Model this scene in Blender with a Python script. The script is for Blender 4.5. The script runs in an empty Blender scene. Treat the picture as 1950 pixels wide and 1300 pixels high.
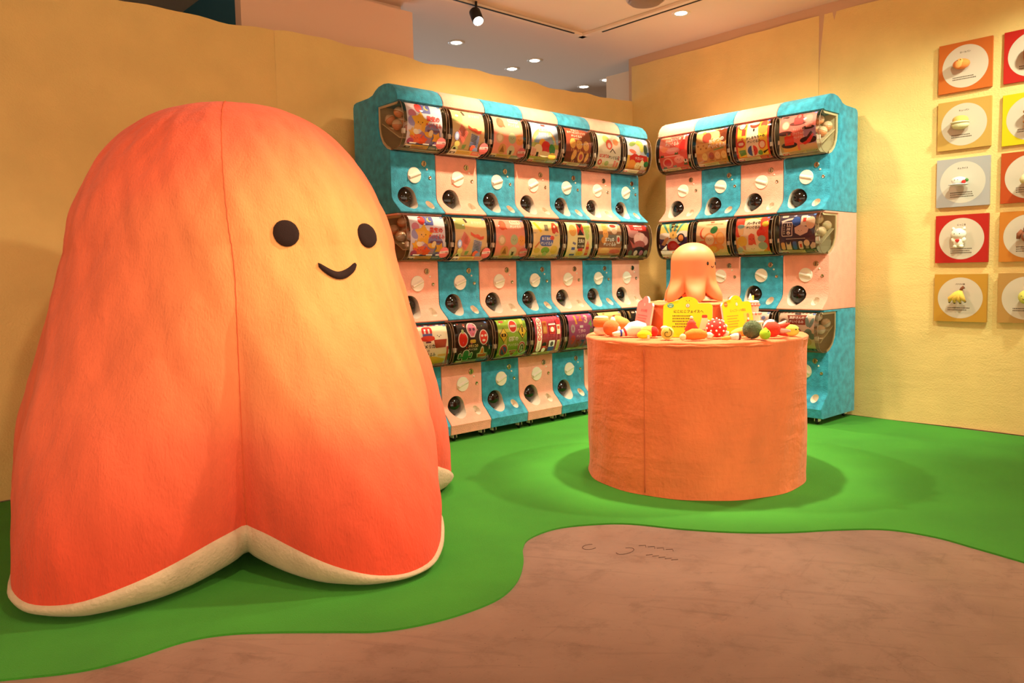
import bpy, bmesh, math, random
from math import pi, sin, cos, radians
from mathutils import Vector, Matrix, Euler
random.seed(7)
S = bpy.context.scene
COL = S.collection

# ------------------------------------------------------------------ camera, world, lights, exposure
def L(h):
    h = h.lstrip('#'); r = []
    for i in (0, 2, 4):
        c = int(h[i:i+2], 16)/255
        r.append(c/12.92 if c <= .04045 else ((c+.055)/1.055)**2.4)
    return tuple(r)

THETA, PITCH, ROLL, FPX, CY = radians(41.9098), .0736, -.0204, 1468.256, 627.871
CAM_H = .975
cam_d = bpy.data.cameras.new('camera'); cam = bpy.data.objects.new('camera', cam_d); COL.objects.link(cam)
cam_d.sensor_fit = 'HORIZONTAL'; cam_d.sensor_width = 36
cam_d.lens = FPX/1950*36
fwd = Vector((sin(THETA)*cos(PITCH), cos(THETA)*cos(PITCH), -sin(PITCH)))
right = Vector((cos(THETA), -sin(THETA), 0)); up = right.cross(fwd)
r2 = right*cos(ROLL) + up*sin(ROLL); u2 = -right*sin(ROLL) + up*cos(ROLL)
# the frame is a shifted crop: optical axis sits 22 px above the frame's centre
cam_d.shift_y = -(650-CY)/1950
cam.matrix_world = Matrix(((r2.x, u2.x, -fwd.x, 0), (r2.y, u2.y, -fwd.y, 0), (r2.z, u2.z, -fwd.z, CAM_H), (0, 0, 0, 1)))
cam_d.clip_start = .05
S.camera = cam

S.view_settings.view_transform = 'Standard'; S.view_settings.look = 'None'
S.view_settings.gamma = 1; S.view_settings.use_curve_mapping = False
S.view_settings.exposure = 0.0

W = bpy.data.worlds.new('hall_light'); S.world = W; W.use_nodes = True
W.node_tree.nodes['Background'].inputs[0].default_value = (1.0, .76, .52, 1)
W.node_tree.nodes['Background'].inputs[1].default_value = 2.4

WARM = (1.0, .80, .55)
def spot(name, loc, aim, power, deg=70, blend=.6, rad=.05, color=WARM):
    d = bpy.data.lights.new(name, 'SPOT'); d.energy = power*1.6; d.color = color
    d.spot_size = radians(deg); d.spot_blend = blend; d.shadow_soft_size = rad
    o = bpy.data.objects.new(name, d); COL.objects.link(o); o.location = loc
    o.rotation_euler = (Vector(aim)-Vector(loc)).to_track_quat('-Z', 'Y').to_euler()
    return o
CEIL = 2.68
spot('panel_spot', (4.30, .60, 2.56), (5.0, 1.75, 1.15), 78, 76, .8, color=(.82, 1, .78))
spot('right_wall_wash', (3.6, .9, 2.56), (5.0, 2.9, .6), 92, 80, .9, color=(.82, 1, .74))
spot('plush_face_spot', (2.95, 1.35, 2.56), (1.5, 2.5, 1.05), 128, 58, .9, color=(1, .85, .60))
spot('plush_side_spot', (.75, .9, 2.56), (1.0, 2.6, .7), 50, 75, .9)
spot('front_floor_spot', (2.2, -.1, 2.62), (2.0, .8, 0), 75, 120, 1)
spot('table_spot', (3.02, 2.10, 2.62), (3.09, 2.15, .7), 230, 42, .7, color=(1, .90, .68))
spot('table_left_spot', (2.3, 2.9, 2.56), (3.0, 2.2, .6), 80, 75, .8, color=(1, .88, .66))
spot('table_right_spot', (3.9, 1.5, 2.56), (3.1, 2.2, .6), 100, 75, .8, color=(1, .90, .68))
spot('corner_downlight', (4.40, 3.15, 2.64), (4.40, 3.15, 0), 95, 84, .9)
spot('left_bank_spot', (3.1, 2.75, 2.60), (3.35, 3.6, 1.1), 120, 105, .8)
spot('right_bank_spot', (3.75, 2.6, 2.60), (4.6, 2.75, 1.1), 75, 95, .8)

fl_d = bpy.data.lights.new('far_hall_light', 'AREA'); fl_d.energy = 190; fl_d.color = (.78, .88, 1); fl_d.size = 2.5
fl_o = bpy.data.objects.new('far_hall_light', fl_d); COL.objects.link(fl_o); fl_o.location = (4.5, 8.9, 1.6); fl_o.rotation_euler = (radians(105), 0, pi)  # unseen cool fill, added to tint and lift the far ceiling

# ------------------------------------------------------------------ helpers
def new_obj(name, me, parent=None, loc=None):
    o = bpy.data.objects.new(name, me); COL.objects.link(o)
    if parent is not None: o.parent = parent
    if loc is not None: o.location = loc
    return o
def empty(name, loc=(0, 0, 0), rz=0, label=None, cat=None, group=None):
    o = new_obj(name, None, None, loc); o.rotation_euler = (0, 0, rz); o.empty_display_size = .05
    tag(o, label, cat, group); return o
def tag(o, label=None, cat=None, group=None, kind=None):
    if label: o['label'] = label
    if cat: o['category'] = cat
    if group: o['group'] = group
    if kind: o['kind'] = kind
    return o
def mesh(name, V, F, mats=(), smooth=True, mi=None):
    me = bpy.data.meshes.new(name); me.from_pydata([tuple(v) for v in V], [], F); me.update()
    for m in (mats if isinstance(mats, (list, tuple)) else [mats]): me.materials.append(m)
    if mi: me.polygons.foreach_set('material_index', mi)
    if smooth: me.polygons.foreach_set('use_smooth', [True]*len(me.polygons))
    return me
def bm_mesh(name, bm, mats, smooth=False):
    me = bpy.data.meshes.new(name); bm.to_mesh(me); bm.free()
    for m in (mats if isinstance(mats, (list, tuple)) else [mats]): me.materials.append(m)
    if smooth: me.polygons.foreach_set('use_smooth', [True]*len(me.polygons))
    return me
def M4(loc=(0, 0, 0), rot=(0, 0, 0), sc=(1, 1, 1)):
    return Matrix.LocRotScale(Vector(loc), Euler(rot), Vector(sc))
def xf(VF, loc=(0, 0, 0), rot=(0, 0, 0), sc=(1, 1, 1)):
    m = M4(loc, rot, sc); return [m @ Vector(v) for v in VF[0]], VF[1]
def join(*parts):
    V, F = [], []
    for v, f in parts:
        b = len(V); V += [Vector(x) for x in v]; F += [tuple(i+b for i in q) for q in f]
    return V, F
def lathe(prof, n=24):
    """prof: list of (r, z) bottom to top; closed at both ends."""
    V, F = [], []
    for r, z in prof:
        for k in range(n):
            a = 2*pi*k/n; V.append((r*cos(a), r*sin(a), z))
    m = len(prof)
    for i in range(m-1):
        for k in range(n):
            a, b = i*n+k, i*n+(k+1) % n; F.append((a, b, b+n, a+n))
    F.append(tuple(reversed(range(n)))); F.append(tuple(range((m-1)*n, m*n)))
    return V, F
def ball(rx, ry=None, rz=None, n=20, m=12, p=1.0):
    ry = rx if ry is None else ry; rz = rx if rz is None else rz
    prof = []
    for i in range(m+1):
        t = -pi/2+pi*i/m; c = max(cos(t), .02); s = sin(t)
        prof.append((abs(c)**p, math.copysign(abs(s)**p, s)))
    V, F = lathe(prof, n)
    return [(x*rx, y*ry, z*rz) for x, y, z in V], F
def box(sx, sy, sz, bev=0, loc=(0, 0, 0), seg=2):
    bm = bmesh.new(); bmesh.ops.create_cube(bm, size=1)
    bmesh.ops.scale(bm, vec=(sx, sy, sz), verts=bm.verts)
    if bev: bmesh.ops.bevel(bm, geom=bm.edges[:], offset=bev, segments=seg, affect='EDGES', profile=.5)
    V = [tuple(Vector(v.co)+Vector(loc)) for v in bm.verts]; bm.verts.index_update()
    F = [tuple(v.index for v in f.verts) for f in bm.faces]; bm.free(); return V, F
def tube(pts, r, n=8, closed=False):
    pts = [Vector(p) for p in pts]; rs = r if isinstance(r, (list, tuple)) else [r]*len(pts)
    V, F = [], []; up_ = None
    for i, p in enumerate(pts):
        t = (pts[min(i+1, len(pts)-1)]-pts[max(i-1, 0)]).normalized()
        if up_ is None: up_ = t.orthogonal().normalized()
        up_ = (up_ - t*up_.dot(t)).normalized(); s = t.cross(up_)
        for k in range(n):
            a = 2*pi*k/n; V.append(p+(up_*cos(a)+s*sin(a))*rs[i])
    for i in range(len(pts)-1):
        for k in range(n):
            a, b = i*n+k, i*n+(k+1) % n; F.append((a, b, b+n, a+n))
    F.append(tuple(reversed(range(n)))); F.append(tuple(range((len(pts)-1)*n, len(pts)*n)))
    return V, F
def prism(poly, depth, axis='y'):
    """2D outline extruded; axis y: outline in x,z, from y=0 to depth; axis z: outline in x,y."""
    n = len(poly)
    if axis == 'y': V = [(a, 0, b) for a, b in poly]+[(a, depth, b) for a, b in poly]
    elif axis == 'z': V = [(a, b, 0) for a, b in poly]+[(a, b, depth) for a, b in poly]
    else: V = [(0, a, b) for a, b in poly]+[(depth, a, b) for a, b in poly]
    F = [tuple(range(n)), tuple(reversed(range(n, 2*n)))]+[(i, i+n, (i+1) % n+n, (i+1) % n) for i in range(n)]
    return V, F
def fixn(me):
    bm = bmesh.new(); bm.from_mesh(me); bmesh.ops.recalc_face_normals(bm, faces=bm.faces); bm.to_mesh(me); bm.free(); return me
def smooth_angle(me, deg=40):
    bm = bmesh.new(); bm.from_mesh(me)
    for f in bm.faces: f.smooth = True
    for e in bm.edges:
        e.smooth = not (len(e.link_faces) == 2 and e.calc_face_angle(0) > radians(deg))
    bm.to_mesh(me); bm.free(); return me
def part(name, VF, m, parent=None, loc=None, smooth=True, ang=None):
    me = fixn(mesh(name, VF[0], VF[1], m, smooth))
    if ang: smooth_angle(me, ang)
    return new_obj(name, me, parent, loc)

# ------------------------------------------------------------------ materials
MC = {}
def mat(name, col, rough=.6, metal=0, spec=.4, sheen=0, bump=0, bscale=200, vary=0, vscale=6, coat=0, emit=0, stretch=None, bump2=None):
    if name in MC: return MC[name]
    m = bpy.data.materials.new(name); m.use_nodes = True; nt = m.node_tree; b = nt.nodes['Principled BSDF']
    c = L(col) if isinstance(col, str) else col
    b.inputs['Base Color'].default_value = (*c, 1); b.inputs['Roughness'].default_value = rough
    b.inputs['Metallic'].default_value = metal; b.inputs['Specular IOR Level'].default_value = spec
    if sheen:
        b.inputs['Sheen Weight'].default_value = sheen; b.inputs['Sheen Roughness'].default_value = .5
        b.inputs['Sheen Tint'].default_value = (*[min(1, x*.6+.4) for x in c], 1)
    if coat: b.inputs['Coat Weight'].default_value = coat
    if emit: b.inputs['Emission Color'].default_value = (*c, 1); b.inputs['Emission Strength'].default_value = emit
    tc = nt.nodes.new('ShaderNodeTexCoord')
    vec = tc.outputs['Object']
    if stretch:
        mp = nt.nodes.new('ShaderNodeMapping'); mp.inputs['Scale'].default_value = stretch
        nt.links.new(vec, mp.inputs['Vector']); vec = mp.outputs[0]
    if vary:
        n = nt.nodes.new('ShaderNodeTexNoise'); n.inputs['Scale'].default_value = vscale; n.inputs['Detail'].default_value = 5
        nt.links.new(vec, n.inputs['Vector'])
        hs = nt.nodes.new('ShaderNodeHueSaturation'); hs.inputs['Color'].default_value = (*c, 1)
        mr = nt.nodes.new('ShaderNodeMapRange'); mr.inputs[1].default_value = .3; mr.inputs[2].default_value = .7
        mr.inputs[3].default_value = 1-vary; mr.inputs[4].default_value = 1+vary
        nt.links.new(n.outputs[0], mr.inputs[0]); nt.links.new(mr.outputs[0], hs.inputs['Value']); nt.links.new(hs.outputs[0], b.inputs['Base Color'])
    if bump:
        n = nt.nodes.new('ShaderNodeTexNoise'); n.inputs['Scale'].default_value = bscale; n.inputs['Detail'].default_value = 4
        nt.links.new(vec, n.inputs['Vector'])
        bp = nt.nodes.new('ShaderNodeBump'); bp.inputs['Strength'].default_value = bump; bp.inputs['Distance'].default_value = .004
        nt.links.new(n.outputs[0], bp.inputs['Height']); nt.links.new(bp.outputs[0], b.inputs['Normal'])
        if bump2:
            st, sc, sv, ds = bump2
            mp = nt.nodes.new('ShaderNodeMapping'); mp.inputs['Scale'].default_value = sv; nt.links.new(tc.outputs['Object'], mp.inputs['Vector'])
            n2 = nt.nodes.new('ShaderNodeTexNoise'); n2.inputs['Scale'].default_value = sc; n2.inputs['Detail'].default_value = 5; n2.inputs['Distortion'].default_value = .4
            nt.links.new(mp.outputs[0], n2.inputs['Vector'])
            b2 = nt.nodes.new('ShaderNodeBump'); b2.inputs['Strength'].default_value = st; b2.inputs['Distance'].default_value = ds
            nt.links.new(n2.outputs[0], b2.inputs['Height']); nt.links.new(b2.outputs[0], bp.inputs['Normal'])
    MC[name] = m; return m

def print_mat(name='printed_paper', rough=.5):
    if name in MC: return MC[name]
    m = bpy.data.materials.new(name); m.use_nodes = True; nt = m.node_tree; b = nt.nodes['Principled BSDF']
    a = nt.nodes.new('ShaderNodeAttribute'); a.attribute_name = 'Col'
    nt.links.new(a.outputs['Color'], b.inputs['Base Color']); b.inputs['Roughness'].default_value = rough
    b.inputs['Specular IOR Level'].default_value = .25
    MC[name] = m; return m
def clear_mat(name, tint=(1, 1, 1), k=.12):
    m = bpy.data.materials.new(name); m.use_nodes = True; nt = m.node_tree; nt.nodes.remove(nt.nodes['Principled BSDF'])
    out = nt.nodes['Material Output']
    t = nt.nodes.new('ShaderNodeBsdfTransparent'); t.inputs[0].default_value = (*tint, 1)
    g = nt.nodes.new('ShaderNodeBsdfGlossy'); g.inputs['Roughness'].default_value = .04
    fr = nt.nodes.new('ShaderNodeFresnel'); fr.inputs[0].default_value = 1.35
    mx = nt.nodes.new('ShaderNodeMixShader')
    nt.links.new(fr.outputs[0], mx.inputs[0]); nt.links.new(t.outputs[0], mx.inputs[1]); nt.links.new(g.outputs[0], mx.inputs[2])
    nt.links.new(mx.outputs[0], out.inputs[0]); MC[name] = m; return m

PRINT = print_mat()
CLEAR = clear_mat('clear_acrylic', (.97, .95, .92))
WHITE = mat('white_plastic', '#EADCC8', .35)
CREAM = mat('cream_plastic', '#D9C49A', .45)
SMOKE = mat('brown_plastic', '#74523A', .4)
BLACKG = mat('black_gloss', '#120A08', .08, spec=.6)
BLACK = mat('black_plastic', '#15120F', .5)
METAL = mat('chrome_metal', '#B9A98C', .25, metal=1)
BLUE = mat('blue_fur', '#3090AA', .9, sheen=.45, bump=.9, bscale=160, vary=.32, vscale=24)
PINK = mat('pink_fur', '#F2A58C', .9, sheen=.2, bump=.8, bscale=160, vary=.06, vscale=20)
ORFUR = mat('orange_fur', '#EC7F4A', .95, sheen=.35, bump=1, bscale=60, vary=.10, vscale=7, stretch=(1, 1, .6), bump2=(.5, 9, (.5, .5, 1.6), .02))

# ------------------------------------------------------------------ printed art (flat print, bent on to its surface)
TXT = {}
def text_geo(s, bold=.0):
    key = (s, bold)
    if key in TXT: return TXT[key]
    cu = bpy.data.curves.new('t', 'FONT'); cu.body = s; cu.size = 1; cu.resolution_u = 2; cu.offset = bold
    o = bpy.data.objects.new('t', cu); COL.objects.link(o)
    dg = bpy.context.evaluated_depsgraph_get(); me = bpy.data.meshes.new_from_object(o.evaluated_get(dg))
    V = [(v.co.x, v.co.y) for v in me.vertices]; F = [tuple(p.vertices) for p in me.polygons]
    bpy.data.objects.remove(o); bpy.data.curves.remove(cu); bpy.data.meshes.remove(me)
    if V:
        x0 = min(v[0] for v in V); x1 = max(v[0] for v in V); y0 = min(v[1] for v in V); y1 = max(v[1] for v in V)
        V = [(x-(x0+x1)/2, y-(y0+y1)/2) for x, y in V]
        w, h = x1-x0, y1-y0
    else: w = h = 1
    TXT[key] = (V, F, w, h); return TXT[key]

class Art:
    def __init__(s, w, h): s.w, s.h, s.items = w, h, []
    def _add(s, V, F, c, clip=True):
        if clip: V = [(min(max(x, 0), s.w), min(max(y, 0), s.h)) for x, y in V]
        bb = (min(v[0] for v in V), min(v[1] for v in V), max(v[0] for v in V), max(v[1] for v in V))
        lv = 0
        for _, _, _, b, l in s.items:
            if b[0] < bb[2] and b[2] > bb[0] and b[1] < bb[3] and b[3] > bb[1]: lv = max(lv, l+1)
        s.items.append((V, F, L(c), bb, lv)); return s
    def poly(s, pts, c): return s._add(pts, [tuple(range(len(pts)))], c)
    def rect(s, x, y, w, h, c): return s.poly([(x, y), (x+w, y), (x+w, y+h), (x, y+h)], c)
    def ell(s, x, y, rx, ry, c, rot=0, n=18, a0=0, a1=360):
        P = []
        full = a1-a0 >= 360
        for k in range(n if full else n+1):
            a = radians(a0+(a1-a0)*k/n); px, py = rx*cos(a), ry*sin(a); r = radians(rot)
            P.append((x+px*cos(r)-py*sin(r), y+px*sin(r)+py*cos(r)))
        return s.poly(P, c)
    def rr(s, x, y, w, h, r, c):
        P = []
        for cx, cy, a0 in ((x+w-r, y+r, -90), (x+w-r, y+h-r, 0), (x+r, y+h-r, 90), (x+r, y+r, 180)):
            for k in range(4): a = radians(a0+30*k); P.append((cx+r*cos(a), cy+r*sin(a)))
        return s.poly(P, c)
    def star(s, x, y, r, c, n=5, q=.5, rot=-90):
        return s.poly([(x+(r if k % 2 == 0 else r*q)*cos(radians(rot+180*k/n)), y+(r if k % 2 == 0 else r*q)*sin(radians(rot+180*k/n))) for k in range(2*n)], c)
    def text(s, t, x, y, h, c, rot=0, bold=.02, maxw=None):
        V, F, w, hh = text_geo(t, bold)
        if not V: return s
        k = h/hh if len(t) > 0 else h
        if maxw and w*k > maxw: kx = maxw/w
        else: kx = k
        r = radians(rot); P = []
        for a, b in V:
            a, b = a*kx, -b*k
            P.append((x+a*cos(r)-b*sin(r), y+a*sin(r)+b*cos(r)))
        return s._add(P, F, c)
    def lines(s, x, y, w, n, gap, h, c, seed=1):
        """rows of tiny illegible print, as small dashes"""
        R = random.Random(seed); V, F = [], []
        for i in range(n):
            q = x; e = x+w*R.uniform(.75, 1)
            while q < e:
                l = R.uniform(h*.7, h*1.2); b = len(V); yy = y+i*gap
                V += [(q, yy), (q+l, yy), (q+l, yy+h), (q, yy+h)]; F.append((b, b+1, b+2, b+3)); q += l+h*.45
        return s._add(V, F, c)
    def face(s, x, y, k, c='#3A1A10'):
        s.ell(x-k, y, k*.22, k*.28, c, n=8); s.ell(x+k, y, k*.22, k*.28, c, n=8)
        return s.poly([(x-k*.5, y+k*.4), (x, y+k*.75), (x+k*.5, y+k*.4), (x, y+k*.95)], c)
    def build(s, name, mapfn, parent, step=None, eps=.0004, m=None):
        bm = bmesh.new(); cl = bm.loops.layers.float_color.new('Col')
        for V, F, c, bb, lv in s.items:
            vs = [bm.verts.new((x, y, lv)) for x, y in V]
            for f in F:
                if len(set(f)) < 3: continue
                try: fc = bm.faces.new([vs[i] for i in f])
                except ValueError: continue
                for lp in fc.loops: lp[cl] = (*c, 1)
        if step:
            y = step
            while y < s.h-.01:
                bmesh.ops.bisect_plane(bm, geom=bm.verts[:]+bm.edges[:]+bm.faces[:], dist=1e-5, plane_co=(0, y, 0), plane_no=(0, 1, 0)); y += step
        for v in bm.verts: v.co = mapfn(v.co.x, v.co.y, v.co.z*eps)
        bmesh.ops.triangulate(bm, faces=[f for f in bm.faces if len(f.verts) > 4])
        me = bm_mesh(name, bm, m or PRINT); return new_obj(name, me, parent)

# ------------------------------------------------------------------ the setting
def struct(o): o['kind'] = 'structure'; return o
concrete = mat('concrete', '#A98772', .55, spec=.35, bump=.25, bscale=30)
def concrete_nodes(m):
    nt = m.node_tree; b = nt.nodes['Principled BSDF']; tc = nt.nodes.new('ShaderNodeTexCoord'); ln = nt.links.new
    def noise(sc, det, dist=0, rough=.6):
        n = nt.nodes.new('ShaderNodeTexNoise'); n.inputs['Scale'].default_value = sc; n.inputs['Detail'].default_value = det
        n.inputs['Distortion'].default_value = dist; n.inputs['Roughness'].default_value = rough; ln(tc.outputs['Object'], n.inputs['Vector']); return n
    def ramp(src, stops):
        r = nt.nodes.new('ShaderNodeValToRGB'); ln(src, r.inputs[0]); e = r.color_ramp.elements
        while len(e) < len(stops): e.new(.5)
        for k, (p, c) in enumerate(stops): e[k].position = p; e[k].color = (*c, 1)
        return r
    def mix(fac, a, bb, mode='MIX'):
        x = nt.nodes.new('ShaderNodeMix'); x.data_type = 'RGBA'; x.blend_type = mode
        if isinstance(fac, float): x.inputs[0].default_value = fac
        else: ln(fac, x.inputs[0])
        ln(a, x.inputs[6])
        if isinstance(bb, tuple): x.inputs[7].default_value = (*bb, 1)
        else: ln(bb, x.inputs[7])
        return x.outputs[2]
    base = ramp(noise(1.1, 8, .6).outputs[0], [(.30, L('#84685A')), (.50, L('#977868')), (.72, L('#A68674'))])
    mott = ramp(noise(7, 9, .25, .72).outputs[0], [(.34, (.72, .70, .68)), (.48, (1, 1, 1)), (.75, (1.06, 1.05, 1.04))])
    c = mix(.75, base.outputs[0], mott.outputs[0], 'MULTIPLY')
    sp = ramp(noise(60, 3, 0, .8).outputs[0], [(.28, (.35, .3, .26)), (.36, (1, 1, 1))])
    c = mix(.6, c, sp.outputs[0], 'MULTIPLY')
    v = nt.nodes.new('ShaderNodeTexVoronoi'); v.feature = 'DISTANCE_TO_EDGE'; v.inputs['Scale'].default_value = 1.15
    n = noise(2.5, 6); ad = nt.nodes.new('ShaderNodeVectorMath'); ad.operation = 'MULTIPLY_ADD'
    ln(n.outputs['Color'], ad.inputs[0]); ad.inputs[1].default_value = (.35, .35, .35); ln(tc.outputs['Object'], ad.inputs[2]); ln(ad.outputs[0], v.inputs['Vector'])
    cr = ramp(v.outputs[0], [(.0, (.42, .36, .32)), (.005, (1, 1, 1))])
    gate = ramp(noise(1.7, 2).outputs[0], [(.52, (0, 0, 0)), (.66, (1, 1, 1))])
    c = mix(gate.outputs[0], c, mix(.65, c, cr.outputs[0], 'MULTIPLY'))
    def scratch(rz, sc, lo, hi, dark, amt):
        mp = nt.nodes.new('ShaderNodeMapping'); mp.vector_type = 'TEXTURE'; mp.inputs['Rotation'].default_value = (0, 0, radians(rz)); mp.inputs['Scale'].default_value = (14, 1, 1)
        ln(tc.outputs['Object'], mp.inputs[0]); q = nt.nodes.new('ShaderNodeTexNoise'); q.inputs['Scale'].default_value = sc; q.inputs['Detail'].default_value = 7; q.inputs['Distortion'].default_value = .15
        ln(mp.outputs[0], q.inputs['Vector']); rp = ramp(q.outputs[0], [(lo, (dark,)*3), (hi, (1, 1, 1))]); return mix(amt, c, rp.outputs[0], 'MULTIPLY')
    c = scratch(-59, 30, .33, .42, .5, .22); c = scratch(-44, 42, .32, .38, .5, .2); c = scratch(12, 36, .30, .35, .5, .2)
    ln(c, b.inputs['Base Color'])
    rr = ramp(noise(3, 6).outputs[0], [(.3, (.42,)*3), (.7, (.68,)*3)]); ln(rr.outputs[0], b.inputs['Roughness'])
concrete_nodes(concrete)
V, F = box(16.2, 13.2, .1, 0, (3, 2.5, -.05))
struct(part('floor', (V, F), concrete, smooth=False))
SCRIB = mat('pencil_mark', '#5E4034', .9)
flo = bpy.data.objects['floor']
def scrib(pts): part('pencil_mark', tube([(x, y, .0006) for x, y in pts], .0011, 4), SCRIB, flo)
scrib([(1.978+.030*cos(.5+k*.5), 1.815+.022*sin(.5+k*.5)) for k in range(10)])
scrib([(2.035+.040*cos(2.6+k*.42), 1.700+.022*sin(2.6+k*.42)) for k in range(12)])
for q in range(4): scrib([(2.11+.012*q, 1.70-.030*q), (2.13+.012*q, 1.685-.030*q), (2.115+.012*q, 1.672-.030*q)])
for q in range(5): scrib([(2.055+.006*q, 1.625-.022*q), (2.075+.006*q, 1.612-.022*q)])
EDGE = [(0.124, 2.298), (0.272, 2.212), (0.425, 2.122), (0.541, 2.098), (0.672, 2.097), (0.771, 2.059), (0.871, 1.979), (0.997, 1.859), (1.082, 1.78), (1.187, 1.73), (1.314, 1.703), (1.458, 1.707), (1.585, 1.765), (1.704, 1.865), (1.798, 1.968), (1.887, 2.024), (2.029, 2.03), (2.163, 1.963), (2.266, 1.867), (2.356, 1.689), (2.462, 1.532), (2.595, 1.396), (2.755, 1.275), (2.875, 1.154), (2.911, 1.004), (2.888, 0.863), (2.858, 0.716), (2.818, 0.567)]
def catmull(P, k=6):
    out = []
    for i in range(len(P)-1):
        a, b, c, d = [Vector(P[max(0, min(len(P)-1, j))]) for j in (i-1, i, i+1, i+2)]
        for s in range(k):
            t = s/k; out.append(.5*((2*b)+(c-a)*t+(2*a-5*b+4*c-d)*t*t+(3*b-a-3*c+d)*t**3))
    out.append(Vector(P[-1])); return out
edge = [Vector((-.3, 2.42))]+catmull(EDGE)+[Vector((2.75, .3)), Vector((2.7, -.6))]
GREEN = mat('green_carpet', '#3F9422', .95, sheen=.1, bump=.8, bscale=420, vary=.10, vscale=3)
outer = [Vector((4.96, -.6)), Vector((4.96, 4.03)), Vector((-.3, 4.03))]
poly = [tuple(p) for p in edge]+[tuple(p) for p in outer]
carpet = part('green_carpet', prism(poly, .006, 'z'), GREEN, smooth=False)
tag(carpet, 'bright green carpet with a wavy cut edge lying on the concrete floor', 'carpet')

YEL = mat('yellow_fleece', '#E2BE76', .95, sheen=.2, bump=.6, bscale=110, vary=.05, vscale=5, bump2=(.22, 7, (.45, .45, 1.6), .02))
WX, WY = 5.0, 4.06
def cloth(name, parent, length, height, mapfn, seed, wav=.012, belly=.006):
    R = random.Random(seed); nx, nz = max(8, int(length/.05)), 48
    ph = [R.uniform(0, 6.28) for _ in range(8)]
    V, F = [], []
    for i in range(nx+1):
        s = length*i/nx
        top = height+wav*(.6*sin(s*5+ph[0])+.5*sin(s*11+ph[1])+.3*sin(s*23+ph[2]))
        for j in range(nz+1):
            t = j/nz; z = top*t
            d = belly*(sin(s*3.1+ph[3])*sin(t*4+ph[4])+.6*sin(s*9+t*2+ph[5])*(.3+.7*t)+.5*sin(s*17+ph[6]+t*3)*max(0, t-.6)*2+1.1)
            d += .012*max(0, .08-t)/.08*(1+sin(s*6+ph[7]))
            ed = min(s, length-s)
            d -= .006*math.exp(-(ed/.015)**2)
            V.append(mapfn(s, max(0.007, z), d+.004))
    for i in range(nx):
        for j in range(nz):
            a = i*(nz+1)+j; F.append((a, a+nz+1, a+nz+2, a+1))
    me = mesh(name, V, F, YEL); o = new_obj(name, me, parent)
    return o
wl_ = struct(part('wall_left', box(10, .06, 2.28, 0, (0, WY+.03, 1.14)), mat('board', '#CBB08A', .8), smooth=False))
cloth('cloth_panel', wl_, 2.44, 2.315, lambda s, z, d: (-.5+s, WY-d, z), 1)
cloth('cloth_panel', wl_, WX-1.94, 2.322, lambda s, z, d: (1.94+s, WY-d, z), 2)
wr_ = struct(part('wall_right', box(.06, 5.2, 2.68, 0, (WX+.03, 1.49, 1.34)), mat('soffit_paint', '#C9A07C', .8), smooth=False))
cloth('cloth_panel', wr_, WY-2.49, 2.612, lambda s, z, d: (WX-d, WY-s, z), 3, .004, .004)
cloth('cloth_panel', wr_, 3.4, 2.612, lambda s, z, d: (WX-d, 2.49-s, z), 4, .004, .007)

CPAINT = mat('ceiling_paint', '#E2C9AE', .85)
struct(part('ceiling', box(16, 16, .1, 0, (3, 3.5, CEIL+.05)), CPAINT, smooth=False))
t1 = struct(part('trim_1', box(4.2, .05, .02, .002, (2.145, 3.875, CEIL-.01)), CPAINT, smooth=False))
part('slot', box(4.0, .012, .004, 0, (2.1, 3.845, CEIL-.022)), BLACK, t1, smooth=False)
t2 = struct(part('trim_2', box(.05, 4.2, .02, .002, (4.22, 1.80, CEIL-.01)), CPAINT, smooth=False))
part('slot', box(.012, 3.9, .004, 0, (4.236, 1.75, CEIL-.022)), BLACK, t2, smooth=False)
# the hall beyond the partition
PEACH = mat('peach_paint', '#E2B898', .85)
struct(part('wall_column', box(1.06, .06, CEIL, 0, (2.35, 4.24, CEIL/2)), PEACH, smooth=False))
struct(part('trim_3', box(1.13, .04, 2.645, 0, (2.37, 4.18, 1.3225)), PEACH, smooth=False))
struct(part('wall_back', box(16, .1, CEIL, 0, (4, 9.05, CEIL/2)), mat('grey_blue_paint', '#4E7688', .8), smooth=False))
struct(part('wall_far_right', box(.1, 6, CEIL, 0, (11, 6.1, CEIL/2)), CPAINT, smooth=False))  # unseen, added to shut side light out of the far hall
struct(part('wall_far_front', box(6, .1, CEIL, 0, (8.05, 3.6, CEIL/2)), CPAINT, smooth=False))  # unseen, added behind the right wall to block light from the far ceiling
struct(part('wall_far_left', box(.1, 6, CEIL, 0, (-5, 6.1, CEIL/2)), CPAINT, smooth=False))  # unseen, added at the left to darken the far hall
struct(part('wall_teal', box(.03, 1.9, CEIL, 0, (1.865, 5.22, CEIL/2)), mat('teal_paint', '#2A5A68', .8), smooth=False))
struct(part('trim_4', box(.04, .25, 2.60, 0, (5.06, 4.24, 1.30)), CPAINT, smooth=False))
struct(part('trim_5', box(1.6, .16, .16, 0, (6.1, 5.35, 2.50)), mat('grey_beam', '#7C6A5A', .8), smooth=False))

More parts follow.
